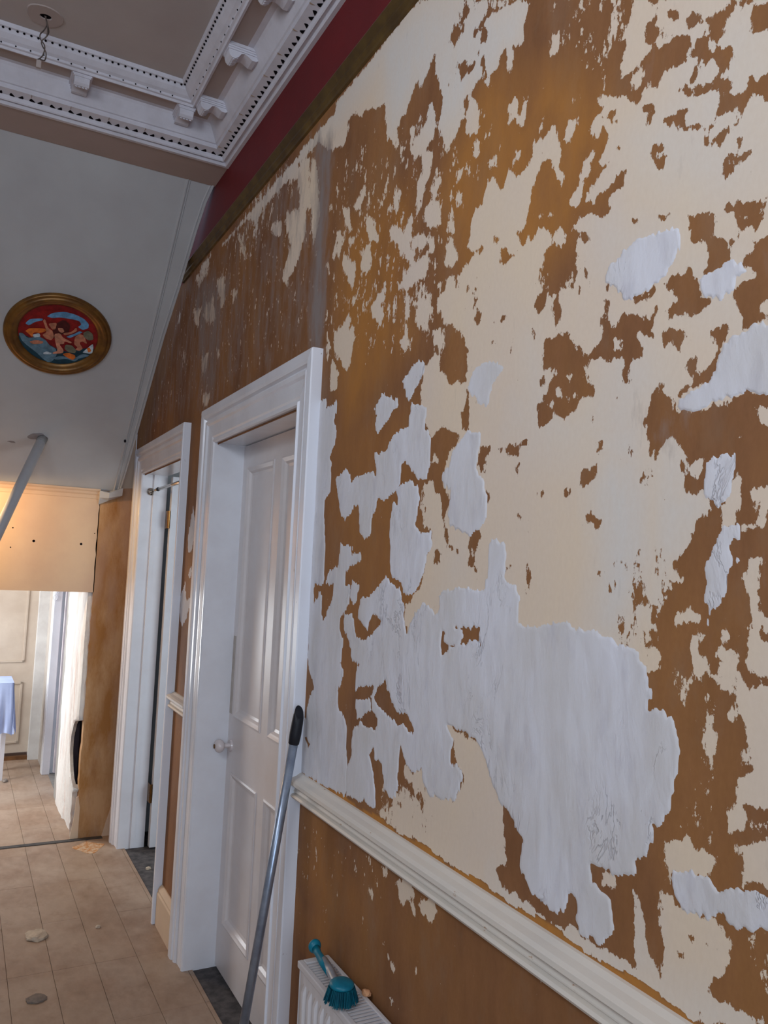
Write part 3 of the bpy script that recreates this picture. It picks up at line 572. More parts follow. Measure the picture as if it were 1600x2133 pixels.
wH 1300 1453 884 1482 866 1463 855 1428 861 1404 834 1408 811 1392 802 1359 806 1300 821 1264 846 1244 843 1226 859 1200 879 1184 879 1169 914 1153 944 1149 974 1150 967 1125 928 1110 919 1072 933 1050 948 1039 992 1034 1001 1055 996 1085 1011 1087 1023 1064 1044 1047 1076 1044 1109 1055 1145 1087 1148 1132 1165 1164 1198 1180 1239 1221 1277 1266 1289 1277
xH 1701 1312 1666 1334 1640 1300 1602 1269 1561 1276 1519 1245 1531 1236 1572 1251 1592 1241 1628 1251 1697 1270 1715 1288
xH 1380 1481 1331 1482 1288 1490 1288 1452 1309 1465 1366 1440 1349 1467 1353 1475
xH 1425 1466 1414 1467 1418 1448 1378 1443 1422 1420 1432 1435
xH 1773 1229 1727 1255 1694 1236 1692 1219 1715 1211 1780 1217
xH 1813 1288 1745 1311 1738 1285 1811 1270
wI 1344 2010 1279 2010 1242 1989 1280 1962 1296 1924 1325 1934 1361 1972
wJ 814 2111 817 2091 819 2072 838 2051 855 2038 882 2034 907 2027 923 2031 927 2045 947 2058 964 2076 965 2086 952 2104 926 2115 897 2122 854 2116
wK 728 2035 711 2020 706 2008 718 2002 722 1991 739 1983 774 1992 780 2008 780 2021 765 2025 745 2029
wL 627 1931 669 1927 696 1928 719 1923 736 1915 740 1899 750 1884 750 1872 782 1863 812 1853 822 1841 774 1832 754 1839 739 1834 718 1841 690 1838 668 1840 637 1840
wM 765 1757 750 1761 736 1762 714 1764 712 1751 719 1728 728 1712 739 1699 757 1708 767 1717 767 1742
wN 744 1654 727 1668 715 1666 712 1652 722 1640 712 1622 726 1600 735 1574 752 1553 756 1535 762 1561 760 1591 760 1622 753 1640
wO 809 1190 779 1203 750 1201 741 1193 705 1206 662 1213 615 1222 615 1185 662 1173 700 1157 732 1167 760 1151 790 1149 806 1162 812 1182
wP 3589 1704 3531 1841 3488 1767 3450 1870 3450 1766 3482 1689 3520 1637 3572 1637
wP 3655 1434 3591 1504 3558 1426 3469 1430 3526 1350 3594 1305 3645 1341
wP 3504 1572 3486 1552 3515 1513 3547 1538"""
def inside(px, py, P):
    c = np.zeros(px.shape, bool); n = len(P)
    for i in range(n):
        x1, y1 = P[i]; x2, y2 = P[(i+1) % n]
        if y1 == y2: continue
        m = ((y1 > py) != (y2 > py)) & (px < (x2-x1)*(py-y1)/(y2-y1)+x1); c ^= m
    return c
def sdf(px, py, P):
    d = np.full(px.shape, 9.); n = len(P)
    for i in range(n):
        a = P[i]; b = P[(i+1) % n]; ex, ey = b[0]-a[0], b[1]-a[1]; L = ex*ex+ey*ey
        if L == 0: continue
        t = np.clip(((px-a[0])*ex+(py-a[1])*ey)/L, 0, 1)
        d = np.minimum(d, np.hypot(px-a[0]-t*ex, py-a[1]-t*ey))
    return np.where(inside(px, py, P), d, -d)
recs = []
for line in TRACE.splitlines():
    k, *v = line.split(); v = np.array(v, float)/1000
    recs.append((k, v.reshape(-1, 2)))
D1 = (2.29, 3.20); D2 = (3.745, 4.66); HD = 2.083
def right_wall():
    ys = [-2.6+i*.45 for i in range(7)]; y = .5
    while y < 4.95: ys.append(y); y += max(.0034, .0042*y/.9)
    ys += [4.98]
    zs = list(np.arange(0, .5, .012))+list(np.arange(.5, 3.0, .0052))+[3.0]
    ys = np.array(ys); zs = np.array(zs); YY, ZZ = np.meshgrid(ys, zs, indexing='ij'); ny, nz = YY.shape
    step = np.gradient(ys)[:, None]*np.ones_like(YY); mg = .007+.7*np.minimum(step, .03)
    F = np.full(YY.shape, -1.); A = {'p': np.zeros_like(F), 'y': np.zeros_like(F), 'g': np.zeros_like(F)}
    # the part of the wall beside and behind the camera carries on as the part in view
    F[(YY < .62)] = -.12; F[(YY < .7) & (ZZ < .95)] = -.7
    for k, P in recs:
        c = k[0]
        if c in 'wx': continue
        y0, z0 = P.min(0)-.04; y1, z1 = P.max(0)+.04
        i0, i1 = np.searchsorted(ys, [y0, y1]); j0, j1 = np.searchsorted(zs, [z0, z1])
        if i1 <= i0 or j1 <= j0: continue
        sl = (slice(i0, i1), slice(j0, j1)); s = sdf(YY[sl], ZZ[sl], P)
        val = float(k[1:]) if len(k) > 1 else 1.
        if c in 'chm':
            val = -1. if c == 'h' else val; wd = mg[sl]*(6 if c == 'm' else 1)
            t = np.clip(s/wd*.5+.5, 0, 1); F[sl] = F[sl]*(1-t)+val*t
        else:
            t = np.clip(s/(mg[sl]*5)*.5+.5, 0, 1)*val; A[c][sl] = np.maximum(A[c][sl], t)
    # stripped line along the top of the dado rail
    band = (ZZ > 1.0) & (ZZ < 1.018+.004*np.sin(YY*31)) & (YY < 2.2); F[band] = -1.; A['y'][band] = 1.
    idx = np.arange(ny*nz).reshape(ny, nz)
    q = np.stack([idx[:-1, :-1], idx[:-1, 1:], idx[1:, 1:], idx[1:, :-1]], -1)
    cy = (ys[:-1]+ys[1:])/2; cz = (zs[:-1]+zs[1:])/2; CY, CZ = np.meshgrid(cy, cz, indexing='ij')
    keep = ~(((CY > D1[0]-.01) & (CY < D1[1]+.01) & (CZ < HD-.01)) | ((CY > D2[0]-.01) & (CY < D2[1]+.01) & (CZ < HD-.01)))
    q = q[keep]; nv = ny*nz; co = np.stack([np.full(nv, W), YY.ravel(), ZZ.ravel()], -1)
    me = D.meshes.new('wall_right'); me.vertices.add(nv); me.vertices.foreach_set('co', co.ravel().astype(np.float32))
    nf = len(q); me.loops.add(nf*4); me.polygons.add(nf)
    me.loops.foreach_set('vertex_index', q.ravel().astype(np.int32)); me.polygons.foreach_set('loop_start', np.arange(nf, dtype=np.int32)*4)
    me.update(calc_edges=True)
    for nm, arr in (('cream', F), ('pale', A['p']), ('yel', A['y']), ('grey', A['g'])):
        a = me.attributes.new(nm, 'FLOAT', 'POINT'); a.data.foreach_set('value', arr.ravel().astype(np.float32))
    me.materials.append(wall_m); o = D.objects.new('wall_right', me); COL.objects.link(o); return tag(o, kind='structure')
wall = right_wall()
# white filler: each patch is a real skim standing proud of the wall
def filler(key, thick=.0024, rough=.0075):
    ps = [P for k, P in recs if k == 'w'+key]; hs = [P for k, P in recs if k == 'x'+key]
    al = np.concatenate(ps); y0, z0 = al.min(0)-.02; y1, z1 = al.max(0)+.02
    st = .0028+.0022*max(0, (y0+y1)/2-.9)
    ys = np.arange(y0, y1+st, st); zs = np.arange(z0, z1+st, st); YY, ZZ = np.meshgrid(ys, zs, indexing='ij')
    S = np.full(YY.shape, -9.)
    for P in ps: S = np.maximum(S, sdf(YY, ZZ, P))
    for P in hs: S = np.minimum(S, -sdf(YY, ZZ, P))
    ny, nz = YY.shape; use = S > -2.0*st-rough*1.6; ids = np.full(YY.shape, -1); co = []
    nn = noise.noise; off = sum(map(ord, key))
    for i, j in zip(*np.nonzero(use)):
        y, z = ys[i], zs[j]; s = S[i, j]
        s += rough*nn(Vector((off, y*46, z*15)))+rough*.9*nn(Vector((off+9, y*150, z*34)))
        hgt = max(-1.2, min(1., s/.0016))*thick
        if hgt > 0: hgt += (.0012*nn(Vector((3, y*16, z*7)))+.0007*nn(Vector((5, y*50, z*18))))*min(1, s/.02)+.0004
        ids[i, j] = len(co); co.append((W-hgt, y, z))
    fs = [(int(ids[i, j]), int(ids[i, j+1]), int(ids[i+1, j+1]), int(ids[i+1, j])) for i in range(ny-1) for j in range(nz-1)
          if ids[i, j] >= 0 and ids[i+1, j] >= 0 and ids[i, j+1] >= 0 and ids[i+1, j+1] >= 0]
    me = D.meshes.new('filler_patch'); me.from_pydata(co, [], fs); return finish('filler_patch', me, filler_m, wall, True)
for key, th in (('A', .0024), ('B', .0024), ('C', .0024), ('D', .0026), ('E', .0028), ('F', .0034), ('G', .002), ('H', .003), ('I', .0012), ('J', .003), ('K', .003), ('L', .003), ('M', .0016), ('N', .0012), ('O', .003), ('P', .002)):
    filler(key, th*.42)
fr = box('frieze', .9, .93, -2.6, 4.98, 3.0, 3.6, red_m, wall); fr['label'] = 'dark red painted frieze above the picture rail'
# back of the right wall: closes it off between the doors
bk = MB()
for y0, y1, z0, z1 in ((-2.6, D1[0]-.025, 0, 3.0), (D1[1]+.025, D2[0]-.025, 0, 3.0), (D2[1]+.025, 4.98, 0, 3.0), (D1[0], D1[1], HD+.03, 3.0), (D2[0], D2[1], HD+.03, 3.0)): bk.box(.906, 1.02, y0, y1, z0, z1)
bk.build('wall_core', dark_void, wall)

tag(box('wall_left', -1.5, -1.42, -2.6, 9.0, 0, 3.6, soffit_white), kind='structure')
wb = MB()   # wall behind the camera with a tall window opening
wb.box(-1.42, -1.15, -2.68, -2.6, 0, 3.6).box(.25, .9, -2.68, -2.6, 0, 3.6).box(-1.15, .25, -2.68, -2.6, 0, .75).box(-1.15, .25, -2.68, -2.6, 2.75, 3.6)
tag(wb.build('wall_back', soffit_white), kind='structure')

# ------------------------------------------------------------------ ceiling, cornice
ceil = tag(box('ceiling', -1.42, .93, -2.6, 3.5, 3.455, 3.55, ceiling_white), kind='structure')
PR = [(0, 3.292), (.014, 3.292), (.018, 3.298), (.020, 3.306), (.028, 3.308), (.032, 3.300), (.036, 3.304), (.040, 3.318), (.074, 3.326),
      (.076, 3.342), (.082, 3.344), (.086, 3.352), (.098, 3.372), (.112, 3.394), (.120, 3.402), (.205, 3.404), (.206, 3.392), (.214, 3.390), (.218, 3.398), (.226, 3.400), (.228, 3.408),
      (.240, 3.414), (.256, 3.428), (.262, 3.440), (.270, 3.442), (.274, 3.448), (.276, 3.458), (0, 3.458)]
def cornice(side):
    if side == 'wall': return MB().loft([[(W-w_, -2.6, z) for w_, z in PR], [(W-w_, 3.3-w_, z) for w_, z in PR]])
    return MB().loft([[(-1.42, 3.3-w_, z) for w_, z in PR], [(W-w_, 3.3-w_, z) for w_, z in PR]])
cA = tag(cornice('wall').build('cornice', plaster_white), 'moulded white plaster cornice running along the right wall over the red frieze', 'cornice', kind='structure')
cB = tag(cornice('far').build('cornice', plaster_white), 'moulded white plaster cornice crossing the ceiling in front of the stair beam', 'cornice', kind='structure')
def along(side, u, w_): return (W-w_, u) if side == 'wall' else (u, 3.3-w_)
def leaf_voids(side, par):
    m = MB(); u = -2.4 if side == 'wall' else -1.35; end = 3.25 if side == 'wall' else .85
    while u < end:
        for sgn in (-1, 1):
            c = u+sgn*.0155+random.uniform(-.002, .002); a = random.uniform(.85, 1.15)
            tri = [(c-sgn*.011*a, .0415), (c+sgn*.007*a, .0415), (c+sgn*.0085*a, .046), (c+sgn*.005, .0535), (c+sgn*.002, .0545)]
            lo = []; hi = []
            for uu, ww in tri:
                x, y = along(side, uu, ww); z = 3.318+(ww-.04)*.235
                lo.append((x, y, z-.0016)); hi.append((x, y, z+.004))
            m.loft([hi, lo])
        u += .0705
    return tag(m.build('leaf_gap_shade', dark_void, par), kind='stuff')  # dark slips on the surface, coloured as the shade in the leaf piercings
def beads(side, par):
    m = MB(); u = -2.4 if side == 'wall' else -1.35; end = 3.03 if side == 'wall' else .63
    i = 0
    while u < end:
        for ww, z, on, r in ((.2635, 3.439, True, .0044), (.2275, 3.4045, i % 2 == 0, .0030)):
            if on:
                x, y = along(side, u+random.uniform(-.002, .002), ww); m.ball((x, y, z), r, 6, 4)
        u += .0232; i += 1
    return tag(m.build('pierced_bead_gap', dark_void, par), kind='stuff')
def recess(side, par):
    a, b = .1215, .2035; z0, z1 = 3.4025, 3.4045
    if side == 'wall': o = box('recess_panel', W-b, W-a, -2.6, 3.3-.1215, z0, z1, pink_plaster, par)
    else: o = box('recess_panel', -1.42, W-.1215, 3.3-b, 3.3-a, z0-.0001, z1, pink_plaster, par)
def ledge_joints(side, par):
    m = MB(); u = -2.3 if side == 'wall' else -1.3
    while u < (3.2 if side == 'wall' else .8):
        x, y = along(side, u, .066)
        if side == 'wall': m.box(x-.009, x+.009, y-.0006, y+.0006, 3.322, 3.3265)
        else: m.box(x-.0006, x+.0006, y-.009, y+.009, 3.322, 3.3265)
        u += .141
    return tag(m.build('enrichment_joint', joint_m, par), kind='stuff')
for sd, pr in (('wall', cA), ('far', cB)): leaf_voids(sd, pr); recess(sd, pr); beads(sd, pr); ledge_joints(sd, pr)
def bracket(side, u, par):
    # scrolled modillion: S-shaped side profile (w, z) with a moulded cap above
    o = empty('bracket', (0, 0, 0), par)
    pts = [(.085, 3.392), (.092, 3.372), (.104, 3.364), (.118, 3.364), (.132, 3.372), (.146, 3.378), (.158, 3.374), (.166, 3.362), (.178, 3.352), (.190, 3.352), (.199, 3.360), (.203, 3.372), (.203, 3.395), (.09, 3.404)]
    def R(h, wsc=1.):
        return [(*along(side, u+h, ww), z) for ww, z in pts]
    m = MB(); m.loft([R(-.027), R(-.022), R(.022), R(.027)])
    for dz in (-.018, -.006, .006, .018):   # reeding on the scroll
        a = [(*along(side, u+dz+e, ww), z-.0022) for e, (ww, z) in ((-.004, (.168, 3.359)), (.004, (.168, 3.359)), (.004, (.186, 3.350)), (-.004, (.186, 3.350)))]
        b = [(x, y, z+.008) for x, y, z in a]; m.loft([a, b])
    m.build('scroll', plaster_white, o)
    c = MB()
    for e, z0, z1 in ((.038, 3.392, 3.405), (.034, 3.386, 3.392), (.031, 3.380, 3.386)):
        x0, y0 = along(side, u-e, .088); x1, y1 = along(side, u+e, .206)
        c.box(min(x0, x1), max(x0, x1), min(y0, y1), max(y0, y1), z0, z1)
    c.build('cap', plaster_white, o)
    return o
for u in (3.035, 2.665, 2.31, 1.96, 1.61, 1.26): bracket('wall', u, cA)
for u in (.665, .272, -.12, -.51, -.90): bracket('far', u, cB)
# ceiling patch with a hole and the cut light cable
rose = empty('ceiling_light_point', (.121, 2.92, 3.455)); tag(rose, 'pinkish round plaster patch with a hole where a ceiling light hung', 'ceiling patch')
m = MB(); ring = [(r*(1+.06*math.sin(3*a+r*40))*math.cos(a), r*(1+.05*math.cos(2*a))*math.sin(a)) for r in (.06,) for a in [2*math.pi*k/28 for k in range(28)]]
inn = [(.018*math.cos(a)+.003, .013*math.sin(a)) for a in [2*math.pi*k/28 for k in range(28)]]
m.loft([[(.121+x, 2.92+y, 3.4552) for x, y in ring], [(.121+x*.96, 2.92+y*.96, 3.4515) for x, y in ring], [(.121+x*1.15, 2.92+y*1.15, 3.4515) for x, y in inn], [(.121+x, 2.92+y, 3.4552) for x, y in inn]], cap=False)
m.build('plaster_disc', pink_plaster, rose)
m = MB(); m.loft([[(.121+x, 2.92+y, 3.4545) for x, y in inn], [(.121+x, 2.92+y, 3.4560) for x, y in inn]]); m.build('hole', dark_void, rose)
cab = empty('hanging_cable', (.121, 2.92, 3.26)); tag(cab, 'twisted old lighting cable hanging from the ceiling hole with bare ends', 'cable')
def wire(pts, r=.0022, name='wire'):
    P = [Vector(p) for p in pts]; out = []
    for i in range(len(P)-1):
        a = P[max(i-1, 0)]; b = P[i]; c = P[i+1]; d = P[min(i+2, len(P)-1)]
        for t in np.linspace(0, 1, 6)[:-1]:
            out.append(.5*((2*b)+(-a+c)*t+(2*a-5*b+4*c-d)*t*t+(-a+3*b-3*c+d)*t**3))
    out.append(P[-1]); MB().tube(out, r, 7).build(name, wire_m, cab, True)
wire([(.121, 2.92, 3.456), (.128, 2.918, 3.435), (.134, 2.915, 3.405), (.131, 2.915, 3.38), (.118, 2.92, 3.362), (.121, 2.92, 3.345), (.134, 2.92, 3.325), (.132, 2.92, 3.297), (.115, 2.92, 3.296)])
wire([(.123, 2.92, 3.456), (.130, 2.925, 3.43), (.122, 2.925, 3.405), (.112, 2.92, 3.385), (.113, 2.92, 3.368), (.128, 2.92, 3.348), (.127, 2.92, 3.32), (.118, 2.92, 3.3), (.108, 2.92, 3.291)])
wire([(.125, 2.92, 3.456), (.127, 2.92, 3.44), (.134, 2.92, 3.42), (.138, 2.92, 3.40), (.133, 2.92, 3.384)], .0018)
MB().box(.106, .122, 2.914, 2.926, 3.262, 3.289).build('terminal_block', pink_plaster, cab, bevel=.002)

# ------------------------------------------------------------------ beam, sloping stair soffit, end wall
tag(box('beam', -1.42, .899, 3.3, 3.5, 3.296, 3.6, pink_plaster), kind='structure')
def sz(y): return 3.3-K*(y-3.5)
EDGE = [(3.498, .896), (3.56, .882), (3.667, .872), (3.892, .861), (4.106, .845), (4.452, .834), (4.683, .826), (4.93, .815)]
m = MB()
lo = [(x, y, sz(y)) for y, x in EDGE]; nn_ = Vector((0, K, 1)).normalized()*.05
rings = []
for (x, y, z) in lo: rings.append([(-1.42, y, z), (x, y, z), (x, y+nn_.y, z+nn_.z), (-1.42, y+nn_.y, z+nn_.z)])
m.loft(rings); soff = tag(m.build('sloping_soffit', soffit_white), kind='structure')
# flat margin board and beads down the right side of the soffit
def strip(xoff0, xoff1, th, name, ymin=3.52, ymax=4.93, absx=None):
    m = MB(); rings = []
    for y, xe in EDGE:
        if y < ymin-.03 or y > ymax+.01: continue
        a = (absx if absx is not None else xe-xoff0); b = xe-xoff1 if absx is None else absx+(xoff0-xoff1)
        n = Vector((0, -K, -1)).normalized()*th; z = sz(y)
        rings.append([(a, y, z+.002), (a+.003, y+n.y, z+n.z), (b-.003, y+n.y, z+n.z), (b, y, z+.002)])
    m.loft(rings); return m.build(name, soffit_white, soff)
strip(.012, 0, .008, 'edge_bead'); strip(.022, .012, .004, 'edge_fillet')
strip(.010, 0, .006, 'margin_bead', absx=.772); strip(.006, 0, .003, 'margin_fillet', absx=.786)
# plaster repair and cracks on the soffit
Cc = Vector((.348, 4.176, sz(4.176))); VX = Vector((1, 0, 0)); VY = Vector((0, -1, K)).normalized(); VN = Vector((0, -K, -1)).normalized()
def onsoff(x, y, r, name, mt, th=.0015, seed=0, sx=1, sy=1):
    c = Vector((x, y, sz(y))); rnd = random.Random(seed); pts = []
    ph = [rnd.uniform(0, 6.28) for _ in range(4)]
    for k in range(26):
        a = 2*math.pi*k/26; rr = r*(1+.18*math.sin(2*a+ph[0])+.13*math.sin(3*a+ph[1])+.07*math.sin(5*a+ph[2])); pts.append(c+VX*math.cos(a)*rr*sx+VY*math.sin(a)*rr*sy)
    MB().loft([[p-VN*.002 for p in pts], [c+(p-c)*.93+VN*th for p in pts]]).build(name, mt, soff)
onsoff(.325, 4.66, .036, 'repair_patch', plain('grey_repair', srgb(150, 146, 148), srgb(138, 132, 132), .9, .1, 30, .4, 90), .002, 3, 1.2, .8)
onsoff(.20, 4.70, .012, 'scuff', plain('scuff_mark', srgb(140, 134, 134), None, .9, .1), .0006, 5, 1.8, .5)
for x, y, sx in ((.60, 4.50, .35),): 
    c = Vector((.772, 4.63, sz(4.63))); MB().ball(c+VN*.004, .006, 8, 6, (1, 1.6, 1.6)).build('nail_hole', dark_void, soff)
# end wall over the low opening
OX = (-.35, .70); OZ = 1.393
ew = MB(); ew.box(-1.42, OX[1]+.005, 4.92, 4.98, OZ, 2.02).box(-1.42, OX[0], 4.92, 4.98, 0, OZ); ew.box(-1.42, .9, 4.985, 5.02, 1.9, 3.6)
endw = tag(ew.build('wall_front', cream_wall), kind='structure')
for x, z, r in ((.363, 1.673, .0075), (.616, 1.670, .007), (.251, 1.741, .004), (.247, 1.631, .0035), (.686, 1.736, .003)):
    MB().ball((x, 4.9195, z), r, 10, 6, (1, .25, 1)).build('screw_hole', dark_void, endw)
tm = MB(); q = [(0, 1.995), (.020, 1.995), (.020, 1.985), (.012, 1.978), (.014, 1.966), (.006, 1.958), (.004, 1.940), (0, 1.936)]
tm.loft([[(x, 4.92-t_, z) for t_, z in q] for x in (-1.42, .70)])
tag(tm.build('trim_1', cream_wall), kind='structure')
rc = MB(); rc.loft([[(.695, 4.915, 1.990), (.695, 4.885, 1.985), (.695, 4.89, 1.945), (.695, 4.915, 1.905)], [(.745, 4.905, 1.985), (.745, 4.865, 1.975), (.745, 4.875, 1.945), (.745, 4.905, 1.930)], [(.815, 4.915, 2.01), (.82, 4.865, 2.01), (.82, 4.88, 1.965), (.815, 4.915, 1.960)]])
rc.build('trim_return', soffit_white, D.objects['trim_1'])
# nib pier between the low opening and the second door
nb = MB(); rng = random.Random(4); left = []
zz = 0.
while zz <= 2.02: left.append((.700+rng.uniform(-.003, .003), zz)); zz += .035
ringA = [(x, 4.92, z) for x, z in left]+[(.9, 4.92, 2.02), (.9, 4.92, 0)]; ringB = [(x, 4.985, z) for x, _, z in ringA]
nb.loft([ringA, ringB]); tag(nb.build('wall_front', nib_m), kind='structure')
sk = MB()
sk.loft([[(.668, 4.918, 0), (.712, 4.918, 0), (.712, 4.918, .17), (.70, 4.918, .235), (.690, 4.918, .23), (.684, 4.918, .12)], [(.668, 4.912, 0), (.712, 4.912, 0), (.712, 4.912, .17), (.70, 4.912, .235), (.690, 4.912, .23), (.684, 4.912, .12)]])
sk.loft([[(.84, 4.918, 0), (.899, 4.918, 0), (.899, 4.918, .17), (.885, 4.918, .165), (.862, 4.918, .09)], [(.84, 4.908, 0), (.899, 4.908, 0), (.899, 4.908, .17), (.885, 4.908, .165), (.862, 4.908, .09)]])
tag(sk.build('baseboard_front', cream_wall), kind='structure')
# torn lime plaster flank of the passage behind the nib
tp = MB(); zs_ = np.arange(0, 1.62, .03); fr_ = []
for z in zs_:
    y = 4.93+.012*noise.noise(Vector((2, 0, z*14)))
    if .27 < z < .66: y += .27*math.sin((z-.27)/.39*math.pi)**.5+.02*noise.noise(Vector((1, 5, z*40)))
    elif z < .27: y += .03+.09*(abs(noise.noise(Vector((7, 0, z*22)))))
    fr_.append((y, z))
rows = []
for y, z in fr_:
    row = []
    for k_, yy in enumerate([y]+list(np.linspace(y+.03, 5.70, 22))):
        b = .006*noise.noise(Vector((4, yy*9, z*5)))+.003*noise.noise(Vector((8, yy*30, z*18))); row.append((.668+b+(.012 if k_ == 0 else 0)+(.03*max(0, .25-z)*2 if yy < 5.3 else 0), yy, z))
    rows.append(row)
tp.loft(rows, cap=False, closed=False); tp.loft([[(.674+.0*z, y, z) for y, z in fr_], [(.705, y, z) for y, z in fr_]], cap=False, closed=False)
tag(tp.build('wall_passage', torn_m, smooth=True), kind='structure')
tag(box('wall_cavity_shade', .7055, .9, 4.986, 5.70, 0, 1.7, dark_void), kind='structure')  # solid dark block standing for the shade behind the torn plaster
tag(box('wall_cavity_shade', .692, .7045, 4.99, 5.45, .2, .75, dark_void), kind='structure')  # dark box put in as the shade seen through the plaster notch
tag(box('wall_passage', .672, .9, 5.70, 5.83, 0, 2.2, plain('shaded_face_grey', srgb(160, 156, 150), srgb(146, 140, 134), .6, .2)), kind='structure')  # grey puts the shade of this wall face into its colour
# ------------------------------------------------------------------ architraves and doors
AP = [(0, 0), (0, .012), (.004, .018), (.012, .019), (.016, .012), (.022, .012), (.028, .017), (.060, .018), (.075, .020), (.082, .028), (.094, .030), (.098, .022), (.104, .022), (.110, .033), (.120, .036), (.148, .036), (.15, .032), (.15, 0)]
def arch(d, y0, y1, hd, m, z0=0., near=1.):
    for sgn, yb in ((-near, y0), (1, y1)):
        MB().loft([[(W-t_, yb+sgn*w_, z0) for w_, t_ in AP], [(W-t_, yb+sgn*w_, hd+w_) for w_, t_ in AP]]).build('architrave_side', m if sgn > 0 else chipped_white, d)
    MB().loft([[(W-t_, y0-near*w_, hd+w_) for w_, t_ in AP], [(W-t_, y1+w_, hd+w_) for w_, t_ in AP]]).build('architrave_head', m, d)
d1 = tag(empty('door_1', (.9, 2.75, 0)), kind='structure')
arch(d1, D1[0], D1[1], HD, gloss_white)
box('jamb_lining', .9, 1.06, D1[1], D1[1]+.02, -.01, HD, gloss_white, d1)
box('jamb_lining', .9, 1.06, D1[0]-.02, D1[0], -.01, HD, gloss_white, d1)
box('head_lining', .9, 1.06, D1[0]-.02, D1[1]+.02, HD, HD+.02, gloss_white, d1)
box('threshold', .928, 1.20, D1[0], D1[1], -.03, -.004, stone, d1)
lf = empty('door_leaf', (.115, .44, 0), d1)
def leaf(par, face, back, ya, yb, z0, z1, panels, m):
    """framed leaf lying in a plane x = face; panels = (y0, y1, z0, z1)"""
    ys_ = sorted({ya, yb, *[p[0] for p in panels], *[p[1] for p in panels]}); zs2 = sorted({z0, z1, *[p[2] for p in panels], *[p[3] for p in panels]})
    f = MB()
    for a, b in zip(ys_, ys_[1:]):
        for c, d in zip(zs2, zs2[1:]):
            if any(a >= p[0]-1e-6 and b <= p[1]+1e-6 and c >= p[2]-1e-6 and d <= p[3]+1e-6 for p in panels): continue
            f.box(face, back, a, b, c, d)
    o = f.build('frame', m, par)
    bm = bmesh.new(); bm.from_mesh(o.data); bmesh.ops.remove_doubles(bm, verts=bm.verts, dist=1e-5)
    seen = {}
    for fc in bm.faces: seen.setdefault(tuple(sorted(v.index for v in fc.verts)), []).append(fc)
    bmesh.ops.delete(bm, geom=[x for l in seen.values() if len(l) > 1 for x in l], context='FACES'); bm.to_mesh(o.data); bm.free()
    for p in panels:
        q = MB(); a, b, c, d = p
        def rg(i, x): return [(x, a+i, c+i), (x, b-i, c+i), (x, b-i, d-i), (x, a+i, d-i)]
        s_ = 1 if back > face else -1
        q.loft([rg(-.004, face+.006*s_), rg(-.004, face-.004*s_), rg(.003, face-.006*s_), rg(.010, face-.002*s_), rg(.016, face+.001*s_), rg(.024, face+.009*s_), rg(.034, face+.012*s_)], cap=False)
        q.add(rg(.033, face+.012*s_), [(0, 1, 2, 3)]); q.build('panel', m, par)
leaf(lf, 1.015, 1.055, 2.29, 3.20, .006, HD-.004, [(2.825, 3.135, .985, 1.985), (2.42, 2.735, .985, 1.985), (2.825, 3.125, .19, .765), (2.42, 2.735, .19, .765)], door_white)
kb = MB(); kb.tube([(1.015, 3.155, .868), (1.008, 3.155, .868)], [.024, .022], 20).tube([(1.01, 3.155, .868), (.985, 3.155, .868)], .009, 12).ball((.968, 3.155, .868), .026, 18, 12, (.8, 1, 1))
kb.build('knob', plain('white_china', srgb(215, 205, 205), None, .1, .6), lf, True, auto=40)
MB().tube([(.9485, 3.155, .868), (.945, 3.155, .868)], .009, 14).build('knob_cap', brass, lf)
box('lock_plate_patch', 1.0142, 1.016, 3.165, 3.198, .99, 1.30, plain('bare_patch', srgb(196, 188, 182), srgb(176, 168, 160), .7, .2, 30), lf)
# second door, standing open into its room
d2 = tag(empty('door_2', (.9, 4.23, 0)), kind='structure')
arch(d2, D2[0], D2[1], HD, gloss_white, near=.58)
box('jamb_lining', .9, 1.03, D2[1], D2[1]+.02, -.01, HD, gloss_white, d2)
box('jamb_lining', .9, 1.03, D2[0]-.02, D2[0], -.01, HD, gloss_white, d2)
box('head_lining', .9, 1.03, D2[0]-.02, D2[1]+.02, HD, HD+.02, gloss_white, d2)
box('door_stop', .952, .975, D2[1]-.012, D2[1], 0, HD, gloss_white, d2)
box('threshold', .928, 1.5, D2[0], D2[1], -.03, -.004, stone, d2)
lf2 = empty('door_leaf', (.16, .40, 0), d2)
l2 = MB(); l2.box(1.046, 1.88, 4.60, 4.642, .008, HD-.006); l2.build('frame', gloss_white, lf2, bevel=.002)
for z0, z1 in ((.2, .78), (1.0, 1.95)):
    q = MB()
    def rg(i, y): return [(1.15+i, y+.01, z0+i), (1.47-i, y+.01, z0+i), (1.47-i, y+.01, z1-i), (1.15+i, y+.01, z1-i)]
    q.loft([rg(0, 4.592), rg(.006, 4.583), rg(.02, 4.587), rg(.03, 4.5895)]); q.build('panel', gloss_white, lf2)
for z in (1.83, .30):
    hg = MB(); hg.tube([(1.038, 4.606, z-.05), (1.038, 4.606, z+.05)], .007, 10)
    for dz in (-.03, 0, .03): hg.tube([(1.038, 4.606, z+dz-.002), (1.038, 4.606, z+dz+.002)], .0085, 10)
    hg.box(1.0305, 1.0325, 4.612, 4.655, z-.05, z+.05); hg.build('hinge', brass, lf2)
rm = MB(); rm.box(1.02, 2.6, 5.0, 5.05, -.06, 2.6).box(2.6, 2.65, 1.5, 5.05, -.06, 2.6).box(1.02, 2.65, 1.45, 1.5, -.06, 2.6).box(1.02, 2.65, 1.5, 5.0, 2.6, 2.65)
tag(rm.build('wall_side_room', soffit_white), kind='structure')
tag(box('floor_side_room', .93, 2.65, 1.5, 5.0, -.06, -.031, stone), kind='structure')
